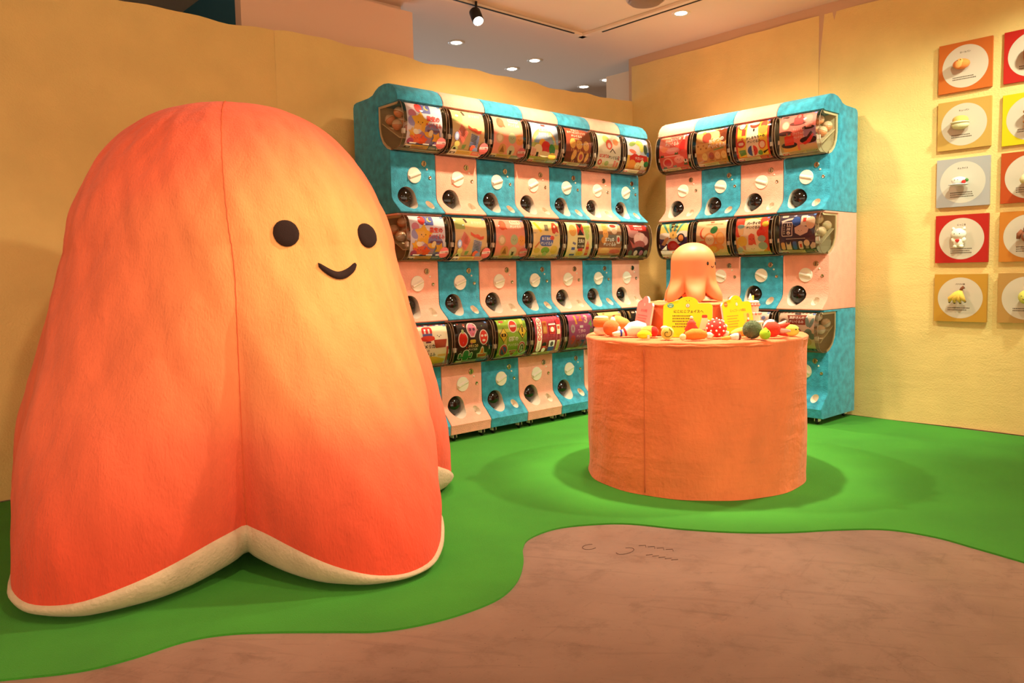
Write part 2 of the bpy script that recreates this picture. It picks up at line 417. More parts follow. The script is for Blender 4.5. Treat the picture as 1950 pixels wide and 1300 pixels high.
LAMPEM = mat('lamp_glow', (1.0, .83, .62), .5, emit=14)
TRIMW = mat('lamp_trim', '#E8D8C2', .4)
def downlight(loc, lab, grp=True):
    t = empty('downlight', loc, 0, lab, 'ceiling light', 'recessed ceiling downlights')
    prof = [(.040, -.002), (.058, -.006), (.062, -.003), (.062, 0)]
    n = 28; V, F = [], []
    for r, z in prof:
        for k in range(n): a = 2*pi*k/n; V.append((r*cos(a), r*sin(a), z))
    for i in range(3):
        for k in range(n): a, b = i*n+k, i*n+(k+1) % n; F.append((a, b, b+n, a+n))
    new_obj('trim_ring', mesh('trim_ring', V, F, TRIMW), t)
    part('lamp', lathe([(.002, -.006), (.030, -.006), (.041, -.002)], 28), LAMPEM, t)
downlight((4.40, 3.15, CEIL), 'round recessed downlight in the ceiling just in front of the right wall')
downlight((3.625, 4.59, CEIL), 'leftmost recessed downlight in the ceiling beyond the left wall')
downlight((4.418, 4.583, CEIL), 'upper right of the two close downlights in the middle of the far ceiling')
downlight((4.444, 4.885, CEIL), 'lower left of the two close downlights in the middle of the far ceiling')
downlight((5.393, 4.944, CEIL), 'far downlight over the yellowish ceiling, left one of the last pair')
downlight((5.368, 4.646, CEIL), 'far downlight over the yellowish ceiling, right one of the last pair')
sp = empty('ceiling_speaker', (4.0, 3.13, CEIL), 0, 'round grey speaker grille set in the ceiling near its corner trim', 'speaker')
part('grille', lathe([(.02, -.03), (.095, -.028), (.11, -.012)], 36), mat('grey_grille', '#8F735C', .7, bump=.5, bscale=400), sp)
part('rim', lathe([(.118, -.012), (.122, -.004), (.122, 0)], 36), mat('grey_rim', '#A98C72', .6), sp)
sl = empty('track_spotlight', (3.19, 3.83, CEIL), 0, 'small black track spotlight with a glowing lens at the ceiling slot', 'spotlight')
part('stem', lathe([(.008, -.07), (.008, -.002)], 10), BLACK, sl)
hd = part('head', xf(lathe([(.030, -.05), (.036, -.045), (.036, .04), (.025, .055)], 20), (0, 0, -.09), (radians(-35), radians(12), 0)), BLACK, sl)
part('lens', xf(lathe([(.002, -.053), (.031, -.053), (.031, -.049)], 20), (0, 0, -.09), (radians(-35), radians(12), 0)), LAMPEM, sl)

# ------------------------------------------------------------------ giant plush
def plush_geo(P, NP, NS):
    cx, cy = P['c']; zt, zm, Rb = P['zt'], P['zm'], P['Rb']; legs, nA = P['legs'], P['notch']; n = len(legs)
    A = [radians(l[0]) for l in legs]; N = [radians(k[0]) for k in nA]
    rows = [[None]*NP for _ in range(NS)]; info = []
    for j in range(NP):
        p = 2*pi*j/NP
        for i in range(n):
            d = (p-A[i]+pi) % (2*pi)-pi; hi = (N[i]-A[i]) % (2*pi); lo = (A[i]-N[i-1]) % (2*pi)
            c = d/hi if d >= 0 else d/lo
            if abs(c) <= 1:
                nn = nA[i] if d >= 0 else nA[i-1]; Lc = max(0, cos(c*pi/2))
                T = nn[1]+(legs[i][1]-nn[1])*Lc**P['kt']; zb = nn[2]+(legs[i][2]-nn[2])*Lc**P['kz']; break
        info.append((p, c, T, zb, Lc))
        for a in range(NS):
            t = a/(NS-1)
            if t < .5:
                th = max(.004, t/.5*pi/2); z = zm+(zt-zm)*max(0, cos(th))**P['pz']; r = Rb*sin(th)**P['pr']
            else:
                q = (t-.5)/.5; z = zm+(zb-zm)*q; w = q**P['wm']; r = (Rb+P['fl']*q)*(1-w)+T*w
            if t > .7: r += .022*sin(pi*(t-.7)/.3)*Lc**.6
            r *= 1-P['cr']*math.exp(-((1-abs(c))/.055)**2)*min(1, max(0, (t-.45)/.3))
            rows[a][j] = (r, p, z)
    return rows, info
PL = {"c": (1.23455, 2.96434), "zt": 1.63265, "zm": 1.08165, "Rb": .5996, "fl": .22391, "pz": 1.40935, "pr": .75027, "wm": 1.58121, "kt": 1.23447, "kz": 1.85144, "cr": .03,
      "legs": [(209.017, .94349, .058), (276.415, .97455, .038), (358.8, .92739, .0312), (64, .9, .07), (136, .9, .07)],
      "notch": [(245.56, .62339, .17653), (318, .58194, .24), (27, .62, .24), (100, .62, .24), (172, .64, .24)]}
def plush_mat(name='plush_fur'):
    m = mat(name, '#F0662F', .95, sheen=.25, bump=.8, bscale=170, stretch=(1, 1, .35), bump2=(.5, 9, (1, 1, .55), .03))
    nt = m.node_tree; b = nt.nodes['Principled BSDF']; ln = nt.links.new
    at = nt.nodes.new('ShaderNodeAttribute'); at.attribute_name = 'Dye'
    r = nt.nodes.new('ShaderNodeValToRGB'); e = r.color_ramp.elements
    e[0].position = 0; e[0].color = (*L('#E2472A'), 1); e[1].position = 1; e[1].color = (*L('#F4AC66'), 1)  # light painted into the fur: red where shaded, yellow where lit
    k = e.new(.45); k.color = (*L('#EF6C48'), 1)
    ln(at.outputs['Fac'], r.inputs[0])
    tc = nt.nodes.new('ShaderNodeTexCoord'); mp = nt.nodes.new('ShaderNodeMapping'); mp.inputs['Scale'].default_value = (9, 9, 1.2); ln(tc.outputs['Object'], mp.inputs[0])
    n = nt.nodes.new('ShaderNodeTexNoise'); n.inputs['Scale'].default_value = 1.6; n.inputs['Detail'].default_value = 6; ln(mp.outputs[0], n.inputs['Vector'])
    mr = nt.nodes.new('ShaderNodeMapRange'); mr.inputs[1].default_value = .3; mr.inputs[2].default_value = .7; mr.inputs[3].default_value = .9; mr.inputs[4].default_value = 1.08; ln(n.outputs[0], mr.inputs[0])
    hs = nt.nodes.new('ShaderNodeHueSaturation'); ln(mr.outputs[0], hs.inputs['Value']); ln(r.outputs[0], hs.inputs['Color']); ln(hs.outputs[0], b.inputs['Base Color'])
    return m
NP, NS = 240, 90
rows, info = plush_geo(PL, NP, NS)
cx, cy = PL['c']
plush = empty('giant_plush', (cx, cy, 0), 0, 'giant orange plush octopus shape with black felt eyes and smile on green carpet', 'plush toy')
R_ = random.Random(3)
FACE_A = radians(278)
V, F, painted_light = [], [], []
def wob(p, z):
    return .006*sin(7*p+3*z)+.005*sin(13*p-9*z)+.004*sin(23*p+17*z+1)+.003*sin(41*p)*cos(31*z)
for a in range(NS):
    for j in range(NP):
        r, p, z = rows[a][j]; k = min(1, a/20)
        r += wob(p, z)*k*.8
        V.append((r*cos(p), r*sin(p), z))
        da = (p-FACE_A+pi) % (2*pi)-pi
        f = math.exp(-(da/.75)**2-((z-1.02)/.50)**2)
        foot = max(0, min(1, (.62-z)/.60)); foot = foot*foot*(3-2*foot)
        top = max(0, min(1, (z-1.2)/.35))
        painted_light.append(max(0, min(1, .45*(1-foot)*(1-.55*top)+.62*f*(1-.6*foot))))  # painted lighting: bright round the face, falling off to feet and top
for a in range(NS-1):
    for j in range(NP):
        q = (j+1) % NP; F.append((a*NP+j, (a+1)*NP+j, (a+1)*NP+q, a*NP+q))
F.append(tuple(range(NP)))
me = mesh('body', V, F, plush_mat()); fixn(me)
at = me.attributes.new('Dye', 'FLOAT', 'POINT'); at.data.foreach_set('value', painted_light)
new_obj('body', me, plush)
# white fur sole
V, F = [], []
SOLE = [(.0, 0.), (.010, .10), (.012, .26), (.002, .52), (-.022, .78), (-.06, .95), (-.12, 1.)]
for s_, (dr, q) in enumerate(SOLE):
    for j in range(NP):
        r, p, z = rows[-1][j]; c, Lc = info[j][1], info[j][4]
        zb = .006+.055*(1-Lc)**1.2
        r += wob(p, z)*.8
        V.append(((r+dr)*cos(p), (r+dr)*sin(p), z*(1-q)+zb*q))
m_ = len(SOLE)
for j in range(NP):
    r, p, z = rows[-1][j]; V.append((r*.35*cos(p), r*.35*sin(p), .10))
for a in range(m_):
    for j in range(NP):
        q = (j+1) % NP; F.append((a*NP+j, (a+1)*NP+j, (a+1)*NP+q, a*NP+q))
F.append(tuple(range(m_*NP, (m_+1)*NP)))
SOLEM = mat('white_fur', '#CBB090', .95, sheen=.15, bump=1, bscale=90, vary=.08, vscale=15)
o = part('sole', (V, F), SOLEM, plush); tag(o, 'white furry underside')

def body_r(p, z):
    j = (p/(2*pi)*NP) % NP; j0 = int(j) % NP
    for a in range(1, NS):
        if rows[a][j0][2] <= z:
            za, zb = rows[a-1][j0][2], rows[a][j0][2]; t = (za-z)/(za-zb+1e-9)
            return rows[a-1][j0][0]*(1-t)+rows[a][j0][0]*t+wob(p, z)*.8
    return rows[-1][j0][0]
FELT = mat('black_felt', '#2E1812', .95, bump=.4, bscale=300)
def patch(name, pts2d, a0, z0, thick=.012):
    """a felt patch: outline in metres about (a0, z0) on the body, puffed out along the surface"""
    V, F = [], []; n = len(pts2d)
    cxp = sum(p[0] for p in pts2d)/n; czp = sum(p[1] for p in pts2d)/n
    for k, off in ((1., -.004), (1., .004), (.9, thick*.8), (.5, thick), (.02, thick)):
        for x, z in pts2d:
            x, z = cxp+(x-cxp)*k, czp+(z-czp)*k
            zz = z0+z; r0 = body_r(a0, z0); p = a0+x/r0; r = body_r(p, zz)+off
            V.append((r*cos(p), r*sin(p), zz))
    for s_ in range(4):
        for j in range(n): q = (j+1) % n; F.append((s_*n+j, s_*n+q, (s_+1)*n+q, (s_+1)*n+j))
    F.append(tuple(range(4*n, 5*n)))
    return part(name, (V, F), FELT, plush)
EYE_DA = radians(16)
def ellp(rx, rz, n=28): return [(rx*cos(2*pi*k/n)*(1+.015*sin(9*k)), rz*sin(2*pi*k/n)*(1+.012*sin(7*k))) for k in range(n)]
patch('eye', ellp(.042, .044), FACE_A-EYE_DA, 1.12)
patch('eye', ellp(.042, .044), FACE_A+EYE_DA, 1.12)
def smile(w, sag, t, n=20):
    top, bot = [], []
    for k in range(n+1):
        x = -w+2*w*k/n; y = sag*((x/w)**2-1)
        e = t*(.5+.5*math.sqrt(max(0, 1-(x/w)**4)))
        top.append((x, y+e/2)); bot.append((x, y-e/2))
    return top, bot
def mouth():
    top, bot = smile(.075, .036, .026); V, F = [], []; n = len(top); a0, z0 = FACE_A, 1.015
    r0 = body_r(a0, z0)
    def P(x, z, off): p = a0+x/r0; r = body_r(p, z0+z)+off; return (r*cos(p), r*sin(p), z0+z)
    for (x, z), (x2, z2) in zip(top, bot):
        V += [P(x, z, -.004), P(x, z, .006), P(x, (z+z2)/2, .010), P(x2, z2, .006), P(x2, z2, -.004)]
    for i in range(n-1):
        for k in range(4): a = i*5+k; F.append((a, a+5, a+6, a+1))
    F.append((0, 1, 2, 3, 4)); F.append(tuple((n-1)*5+k for k in (4, 3, 2, 1, 0)))
    part('mouth', (V, F), FELT, plush)
mouth()
# the sewn seam that runs down to the notch between the two front feet
sm = []
js = int(round(245.56/360*NP))
for a in range(6, NS):
    r, p, z = rows[a][js]; p -= radians(6)*max(0, 1-a/(NS*.55)); sm.append(((r+wob(p, z)*.8+.0005+.002*sin(a*2.1))*cos(p), (r+wob(p, z)*.8+.0005)*sin(p), z))
part('seam', tube(sm, .0018, 6), mat('seam_thread', '#E2643A', .9), plush)

# ------------------------------------------------------------------ capsule machines
CW = .3015                      # width of one machine
PANEL_D, RP = .085, .6011
HOOD = {'top': [(0, -.004), (.003, .022), (.018, .050), (.045, .076), (.085, .093), (.13, .098), (.18, .092), (.215, .078), (.245, .058), (.29, .050), (.42, .047), (.445, .040), (.455, .020)],
        'mid': [(.034, -.010), (.036, -.001), (.455, -.001)]}
def body_poly(kind):
    P = list(HOOD['top' if kind == 'top' else 'mid'])
    if kind == 'bot': P += [(.455, -.667), (.03, -.667), (.008, -.660), (.004, -.625), (0, -.606), (.012, -.590)]
    else: P += [(.455, -.600), (.004, -.600), (.0, -.594), (.012, -.582)]
    P += [(.045, -.555), (.072, -.530), (.083, -.508), (.085, -.48), (.085, -.27), (.090, -.262), (.13, -.247), (.17, -.215), (.195, -.17), (.205, -.12), (.205, -.016), (.198, -.012)]+([(.02, -.012)] if kind == 'top' else [(.040, -.012)])
    return P
BIN_MATS = {}
def make_body(kind):
    bm = bmesh.new(); V, F = prism(body_poly(kind), CW-.0012, 'x')
    vs = [bm.verts.new(v) for v in V]
    for f in F: bm.faces.new([vs[i] for i in f])
    bmesh.ops.recalc_face_normals(bm, faces=bm.faces)
    caps = [f for f in bm.faces if len(f.verts) > 6]
    ed = {e for f in caps for e in f.edges}
    bmesh.ops.bevel(bm, geom=list(ed), offset=.004, segments=2, affect='EDGES', profile=.5, clamp_overlap=True)
    me = bm_mesh('body', bm, [BLUE, WHITE]); o = new_obj('tmp_body', me)
    def cyl(cx, cz, rx, rz, y0, y1):
        Vc, Fc = [], []
        n = 28
        for y in (y0, y1):
            for k in range(n): a = 2*pi*k/n; Vc.append((cx+rx*cos(a), y, cz+rz*sin(a)))
        Fc = [(k, (k+1) % n, (k+1) % n+n, k+n) for k in range(n)]+[tuple(reversed(range(n))), tuple(range(n, 2*n))]
        return Vc, Fc
    cv = join(cyl(.098, -.514, .061, .063, -.05, .175), cyl(.232, -.548, .024, .024, -.05, .088))
    cm = fixn(mesh('cut', cv[0], cv[1], [BLUE, WHITE], False, [1]*len(cv[1]))); c = new_obj('tmp_cut', cm)
    md = o.modifiers.new('b', 'BOOLEAN'); md.operation = 'DIFFERENCE'; md.object = c; md.solver = 'EXACT'
    dg = bpy.context.evaluated_depsgraph_get(); r = bpy.data.meshes.new_from_object(o.evaluated_get(dg)); r.name = 'machine_body'
    bpy.data.objects.remove(o); bpy.data.objects.remove(c)
    smooth_angle(r, 38); return r
BODY = {k: make_body(k) for k in ('top', 'mid', 'bot')}
DOME = [(.006, -.010), (-.012, -.018), (-.026, -.040), (-.035, -.075), (-.039, -.115), (-.036, -.160), (-.026, -.200), (-.010, -.232), (.012, -.250), (.045, -.259), (.083, -.262)]
def dome_mesh():
    V, F = [], []; x0, x1, e = .006, CW-.007, .006
    cols = [(x0, .6), (x0+.0015, .25), (x0+e, 0), (x1-e, 0), (x1-.0015, .25), (x1, .6)]
    P = [Vector(p) for p in DOME]; n = len(P)
    for x, ins in cols:
        for i, p in enumerate(P):
            t = (P[min(i+1, n-1)]-P[max(i-1, 0)]).normalized(); nr = Vector((-t.y, t.x))
            if nr.dot(Vector((.1, -.13))-p) < 0: nr = -nr
            q = p+nr*ins*.012; V.append((x, q.x, q.y))
    for c in range(5):
        for i in range(n-1): a = c*n+i; F.append((a, a+1, a+n+1, a+n))
    for c, x in ((0, x0), (5, x1)):
        b = len(V); back = [(.195, -.014), (.197, -.12), (.185, -.17), (.163, -.21), (.125, -.242)]
        V += [(x, d, z) for d, z in back]
        F.append(tuple(c*n+i for i in range(n))+tuple(b+k for k in (4, 3, 2, 1, 0)))
    return smooth_angle(fixn(mesh('dome', V, F, CLEAR)), 50)
DOME_ME = dome_mesh()
def rim_mesh():
    parts = []
    for x in (.0075, CW-.0085):
        parts.append(tube([(x, d-.001, z) for d, z in DOME], .0015, 6))
    parts.append(tube([(.008, .045, -.260), (CW-.009, .045, -.260)], .002, 6))
    V, F = join(*parts); return fixn(mesh('dome_rim', V, F, RIMM))
RIMM = mat('acrylic_edge', '#8A6C50', .2, spec=.5)
RIM_ME = rim_mesh()
def bin_mesh(m, open_side=None):
    parts = [box(CW-.03, .004, .235, 0, (CW/2, .198, -.128))]
    if open_side != 'lo': parts.append(box(.004, .20, .225, 0, (.022, .098, -.130)))
    if open_side != 'hi': parts.append(box(.004, .20, .225, 0, (CW-.022, .098, -.130)))
    parts.append(([(.024, .195, -.10), (CW-.024, .195, -.10), (CW-.024, .03, -.195), (.024, .03, -.195), (.024, .195, -.106), (CW-.024, .195, -.106), (CW-.024, .03, -.201), (.024, .03, -.201)],
                  [(0, 1, 2, 3), (7, 6, 5, 4), (0, 4, 5, 1), (1, 5, 6, 2), (2, 6, 7, 3), (3, 7, 4, 0)]))
    lin = [(.201, -.10), (.199, -.13), (.190, -.170), (.165, -.211), (.130, -.242), (.088, -.257), (.02, -.256)]
    LV = [(x, d, z+.001) for x in (.016, CW-.016) for d, z in lin]; n = len(lin)
    parts.append((LV, [(k, k+1, n+k+1, n+k) for k in range(n-1)]))
    V, F = join(*parts); return fixn(mesh('bin', V, F, m, False))
BIN_IN = bin_mesh(SMOKE); BIN_LO = bin_mesh(CREAM, 'lo'); BIN_HI = bin_mesh(CREAM, 'hi')
def frame_mesh(x):
    o = [(.015, -.014), (.203, -.014), (.203, -.12), (.193, -.172), (.168, -.216), (.128, -.248), (.09, -.260)]
    i = [(.03, -.026), (.188, -.026), (.188, -.12), (.180, -.165), (.158, -.204), (.122, -.233), (.09, -.246)]
    V = [(x, d, z) for d, z in o]+[(x, d, z) for d, z in i]+[(x+.006, d, z) for d, z in o]+[(x+.006, d, z) for d, z in i]; n = 7; F = []
    for k in range(n-1): F += [(k, k+1, n+k+1, n+k), (2*n+k, 3*n+k, 3*n+k+1, 2*n+k+1), (k, 2*n+k, 2*n+k+1, k+1), (n+k, n+k+1, 3*n+k+1, 3*n+k)]
    return fixn(mesh('side_frame', V, F, CREAM, False))
FRAME_LO, FRAME_HI = frame_mesh(.010), frame_mesh(CW-.018)
BRK = fixn(mesh('bracket', *box(.020, .012, .026, .001, (.026, -.010, -.170)), WHITE, False))
RX = (pi/2, 0, 0)
KNOB_V = xf(lathe([(.0445, 0), (.0445, .003), (.043, .0055), (.018, .006)], 32), (0, 0, 0), RX)
KNOB = smooth_angle(fixn(mesh('knob', KNOB_V[0], KNOB_V[1], WHITE)), 40)
def grip():
    V = [(-.041, 0, -.012), (.041, 0, -.012), (.041, 0, .012), (-.041, 0, .012), (-.038, -.011, -.003), (.038, -.011, -.003), (.038, -.011, .003), (-.038, -.011, .003)]
    return V, [(0, 1, 2, 3), (7, 6, 5, 4), (0, 4, 5, 1), (1, 5, 6, 2), (2, 6, 7, 3), (3, 7, 4, 0)]
GRIP = fixn(mesh('knob_grip', *grip(), WHITE, False))
SLOT_V = xf(lathe([(.017, 0), (.017, .004), (.015, .006)], 24), (0, 0, 0), RX)
SLOT = smooth_angle(fixn(mesh('coin_slot', SLOT_V[0], SLOT_V[1], METAL)), 40)
SLIT = mesh('slit', *box(.003, .002, .022, 0, (0, -.0065, 0)), BLACK, False)
BTN = fixn(mesh('button', *xf(ball(.006, n=12, m=8), (0, 0, 0)), WHITE))
LOCK_V = xf(lathe([(.010, 0), (.010, .003), (.0075, .004), (.006, .001)], 18), (0, 0, 0), RX)
LOCK = fixn(mesh('lock', LOCK_V[0], LOCK_V[1], METAL))
DOOR = fixn(mesh('capsule_door', *ball(.056, .050, .058, 28, 18), BLACKG))
def caster_me():
    V, F = xf(lathe([(.0175, -.008), (.021, -.005), (.021, .005), (.0175, .008)], 16), (0, 0, .021), (0, pi/2, 0))
    return fixn(mesh('wheel', V, F, BLACK))
WHEEL = caster_me()
FORK = fixn(mesh('caster', *join(box(.004, .03, .026, 0, (-.012, 0, .032)), box(.004, .03, .026, 0, (.012, 0, .032)), box(.032, .032, .006, 0, (0, 0, .043))), WHITE, False))

# ---- posters
arc = [Vector((d, z)) for d, z in DOME][:-1]
PCUM = [0]
for i in range(1, len(arc)): PCUM.append(PCUM[-1]+(arc[i]-arc[i-1]).length)
SARC = catmull([tuple(v) for v in arc], 6); SC = [0]
for i in range(1, len(SARC)): SC.append(SC[-1]+(SARC[i]-SARC[i-1]).length)
PX0, PXW = .036, .232
PU = (SC[-1]-.014)/126
def poster_map(x, y, off):
    s = .006+y*PU
    i = 1
    while i < len(SC)-1 and SC[i] < s: i += 1
    t = (s-SC[i-1])/(SC[i]-SC[i-1]); p = SARC[i-1].lerp(SARC[i], min(max(t, 0), 1))
    tn = (SARC[i]-SARC[i-1]).normalized(); nr = Vector((-tn.y, tn.x))
    if nr.dot(Vector((.1, -.13))-p) < 0: nr = -nr
    q = p+nr*(.0055-off)
    return Vector((PX0+x/100*PXW, q.x, q.y))
ND = '#3A2418'
def foot(a, bar, right_, price='#C8402C', seed=1):
    a.rect(0, 104, 100, 22, '#D9C9A6'); a.rect(20, 105, 47, 13, bar); a.rect(67, 105, 33, 13, right_)
    a.rect(2, 104, 16, 6, '#F0DCC4').rect(2, 110, 16, 7, price); a.text('400', 10, 113.4, 4.2, '#F6E6CC', maxw=12)
    a.lines(22, 107.5, 42, 3, 3.4, 1.5, '#8A6A3C', seed); a.lines(70, 107.5, 20, 2, 3.4, 1.3, '#D8CCB0', seed+1)
    a.rect(92, 107, 5, 7, '#E8DCC6'); a.rect(93, 108, 3, 4, '#6A5A44'); a.lines(3, 119.5, 60, 1, 3, 1.4, '#7A6448', seed+2)
    return a
def badge(a): return a.rect(92, 2, 7, 7, '#4A78C4').rect(94, 4, 3, 3, '#9FC0EC')
def sticker(a):
    a._add([(99+(15 if k % 2 else 13.4)*cos(2*pi*k/40), 95+(15 if k % 2 else 13.4)*sin(2*pi*k/40)) for k in range(40)], [tuple(range(40))], '#E5706E', False)
    a._add([(86, 91), (112, 89), (112, 95), (86, 97)], [(0, 1, 2, 3)], '#F0D8D0', False)
    V, F, w, h = text_geo('イベント限定', .03); k = 22/w
    a._add([(99+x*k, 93.2-y*k*1.2) for x, y in V], F, '#A23A3C', False)
    return a
def nui(a, x, y, h, c, maxw=None): return a.text('ぬいぐるみ', x, y, h, c, maxw=maxw)
def p_star(a):
    a.rect(0, 0, 100, 126, '#E8DDE4'); a.rr(32, 3, 36, 26, 2, '#5A62A8').rect(38, 3, 3, 26, '#8C92C8').rect(48, 3, 3, 20, '#8C92C8')
    a.ell(58, 14, 7, 7, '#F2D774').ell(61, 12.5, 6, 6, '#5A62A8'); a.ell(34, 16, 10, 12, '#E23A2E').rect(33, 3, 2, 4, '#7A3A20')
    a.ell(15, 33, 11, 10, '#D88AA0').ell(14, 50, 12, 12, '#A99AC8').ell(70, 82, 26, 30, '#8F86B4').ell(50, 90, 20, 20, '#B58AA8')
    a.star(36, 52, 27, '#F2B93E', rot=-82, q=.58).face(36, 52, 6)
    a.text('星空の', 73, 40, 13, '#E2483C', maxw=40, bold=.05); nui(a, 74, 56, 12, '#E2483C', 46); a.rr(56, 66, 36, 6, 2, '#7A4A70')
    a.star(26, 88, 19, '#EE7E52', rot=-100, q=.55).face(26, 88, 4); a.star(46, 93, 14, '#F0663C', q=.6); a.star(14, 76, 12, '#F0B83C')
    a.ell(60, 78, 12, 6, '#F0B840', 15).ell(66, 74, 6, 8, '#F3DCB0', 30); a.star(84, 84, 15, '#F0B13C', rot=-70, q=.58).ell(24, 74, 8, 6, '#F6EAD0', 20)
    a.ell(12, 97, 9, 8, '#C25A80').ell(88, 98, 9, 6, '#8A5A90').rect(6, 101, 92, 3, '#4A3A6A').rect(10, 99, 18, 3, '#F4EEE6').rect(48, 99, 18, 3, '#F4EEE6').rect(76, 99, 16, 3, '#F4EEE6')
    return badge(foot(a, '#E8B64A', '#3F7468', '#3A2A20', 2))
def p_check(a):
    a.rect(0, 0, 100, 126, '#E8C48E'); a.rr(2, 12, 30, 24, 3, '#B7BE74'); a.poly([(30, 8), (36, 6), (42, 18), (36, 20)], '#4A3A2A')
    def ging(pts, c1, c2):
        a.poly(pts, c1); (x0, y0), (x1, y1), _, (x3, y3) = pts
        for k in range(1, 9):
            t = k/9
            for (ax, ay, bx, by) in ((x0, y0, x1, y1), (x0, y0, x3, y3)):
                ex, ey = ((x3-x0, y3-y0) if (ax, ay, bx, by)[2:] == (x1, y1) else (x1-x0, y1-y0))
                px, py = ax+(bx-ax)*t, ay+(by-ay)*t; nx, ny = (bx-ax)*.02, (by-ay)*.02
                a.poly([(px-nx, py-ny), (px+nx, py+ny), (px+nx+ex, py+ny+ey), (px-nx+ex, py-ny+ey)], c2)
    ging([(28, 40), (48, 62), (32, 92), (12, 68)], '#F0B49A', '#DF6A58'); ging([(58, 60), (84, 66), (80, 100), (54, 94)], '#E9E4E0', '#5E6C98')
    a.poly([(48, 42), (58, 48), (80, 54), (90, 52), (88, 60), (78, 62), (56, 54), (48, 50)], '#E8654A'); a.ell(12, 72, 7, 10, '#8E94B8').ell(12, 72, 4, 6, '#C4C4D8')
    a.ell(68, 56, 10, 8, '#EE6E4E', a0=180, a1=360); a.ell(15, 90, 8, 7, '#C9B860').ell(12, 104, 10, 9, '#B6B970').ell(10, 102, 4, 4, '#3A2A20').ell(66, 98, 9, 9, '#E2603C').ell(74, 102, 8, 8, '#8C8CAE').poly([(34, 92), (46, 90), (42, 102), (34, 102)], '#93B472')
    a.text('おでかけ', 70, 18, 8, '#F2E2C4', maxw=36)
    return badge(foot(a, '#E0B44C', '#D9694C', '#3A2A20', 5))
def p_pink(a):
    a.rect(0, 0, 100, 126, '#F0A088'); a.ell(24, 22, 12, 14, '#E8684C').poly([(12, 30), (28, 10), (40, 34)], '#EA7450'); a.rr(52, 6, 36, 13, 5, '#F6D8C0'); a.text('えんにち', 70, 12, 8, '#E8785C', maxw=30)
    nui(a, 70, 26, 10, '#F8E4D0', 38)
    for x, y, c in ((20, 62, '#DCC090'), (62, 60, '#B8C49A'), (88, 62, '#F0A85C'), (32, 90, '#D9A468'), (62, 92, '#D8D2AE')):
        a.ell(x, y, 13, 14, c); a.face(x, y, 4)
    a.poly([(32, 80), (40, 98), (24, 98)], '#9C6838').rect(58, 92, 7, 11, '#4A3A2A').ell(20, 62, 8, 9, '#EFE0BC')
    return badge(foot(a, '#E0C25C', '#8FA05C', '#3A2A20', 8))
def p_rainbow(a):
    a.rect(0, 0, 100, 62, '#9FB0C4').ell(18, 10, 16, 8, '#DCE2E6').ell(84, 14, 18, 7, '#D4DCE2')
    for r, c in ((46, '#E8A06C'), (42, '#E8CE80'), (38, '#A6C090'), (34, '#8FA8C8')): a.ell(46, 64, r, r*.92, c, a0=180, a1=360)
    a.ell(46, 64, 30, 27, '#9FB0C4', a0=180, a1=360); a.rr(40, 8, 16, 6, 3, '#D8483C'); a.text('えほんの', 48, 24, 11, '#F6F0DC', maxw=40, bold=.05); nui(a, 50, 38, 12, '#F6F0DC', 50)
    a.rect(0, 62, 100, 64, '#B9BE5C'); a.rect(0, 74, 100, 24, '#F0C8B4')
    for k in range(12): a.rect(k*8.4, 94, 4.2, 4, '#DC6A58')
    a.ell(40, 64, 14, 14, '#F2B84A').ell(52, 72, 17, 17, '#D8362A').ell(76, 76, 11, 15, '#4A9A50', -25).ell(24, 80, 16, 15, '#F0E0B8').ell(50, 90, 20, 8, '#EFD8A8').ell(80, 94, 14, 10, '#F0D25A').rect(20, 86, 8, 12, '#2E2A20').rr(4, 78, 14, 14, 3, '#E8B8A0')
    return badge(foot(a, '#C9C060', '#8FA84C', seed=11))
def p_biscuit(a):
    a.rect(0, 0, 100, 126, '#A0503A').rect(0, 74, 100, 30, '#7A3C2A'); a.text('まるごと', 42, 9, 8, '#F2E0C8', maxw=40); a.text('おやつビスケットの', 44, 19, 8, '#F2E0C8', maxw=74); nui(a, 44, 29, 8, '#F2E0C8', 56); a.lines(30, 36, 40, 1, 3, 2, '#E8CFA8', 4)
    for x, y, rx, ry, r in ((26, 50, 12, 14, 0), (52, 52, 13, 13, 20), (80, 54, 12, 14, 0), (34, 82, 8, 16, 20), (62, 86, 12, 16, 0), (86, 86, 6, 14, 15)):
        a.ell(x, y, rx, ry, '#F0B660', r); a.face(x, y-2, 4); a.rect(x-5, y+ry, 2.5, 7, '#E8A860').rect(x+3, y+ry, 2.5, 7, '#E8A860')
    a.ell(62, 86, 7, 9, '#C0503A')
    return badge(foot(a, '#E2CFA0', '#8A5038', seed=14))
def p_sketch(a):
    a.rect(0, 0, 100, 126, '#E9D6BC'); a.ell(36, 24, 14, 12, '#B7C873').ell(48, 40, 14, 15, '#E86248').ell(48, 42, 7, 8, '#F2C8B4').ell(78, 30, 12, 10, '#F0A06A'); a.lines(60, 10, 34, 3, 4, 1.6, '#A88A78', 3)
    a.poly([(0, 66), (12, 52), (24, 66)], '#E0CEB2').poly([(50, 62), (62, 50), (78, 64)], '#4A3A2A').poly([(53, 63), (62, 54), (73, 64)], '#E9D6BC')
    a.text('はじめての', 28, 74, 11, '#D2473A', maxw=40, bold=.05); nui(a, 70, 76, 11, '#3A2A20', 44); a.text('2', 92, 76, 12, '#D2473A')
    a.ell(14, 93, 9, 9, '#D8553C').ell(14, 93, 4, 4, '#F0D0B8').ell(44, 95, 9, 8, '#B8C077').ell(30, 95, 5, 6, '#E8D29A'); a.rr(74, 84, 9, 20, 2, '#E48A78').rr(86, 88, 8, 16, 2, '#EE8A6A')
    return badge(foot(a, '#D8C08C', '#C8B07C', seed=17))
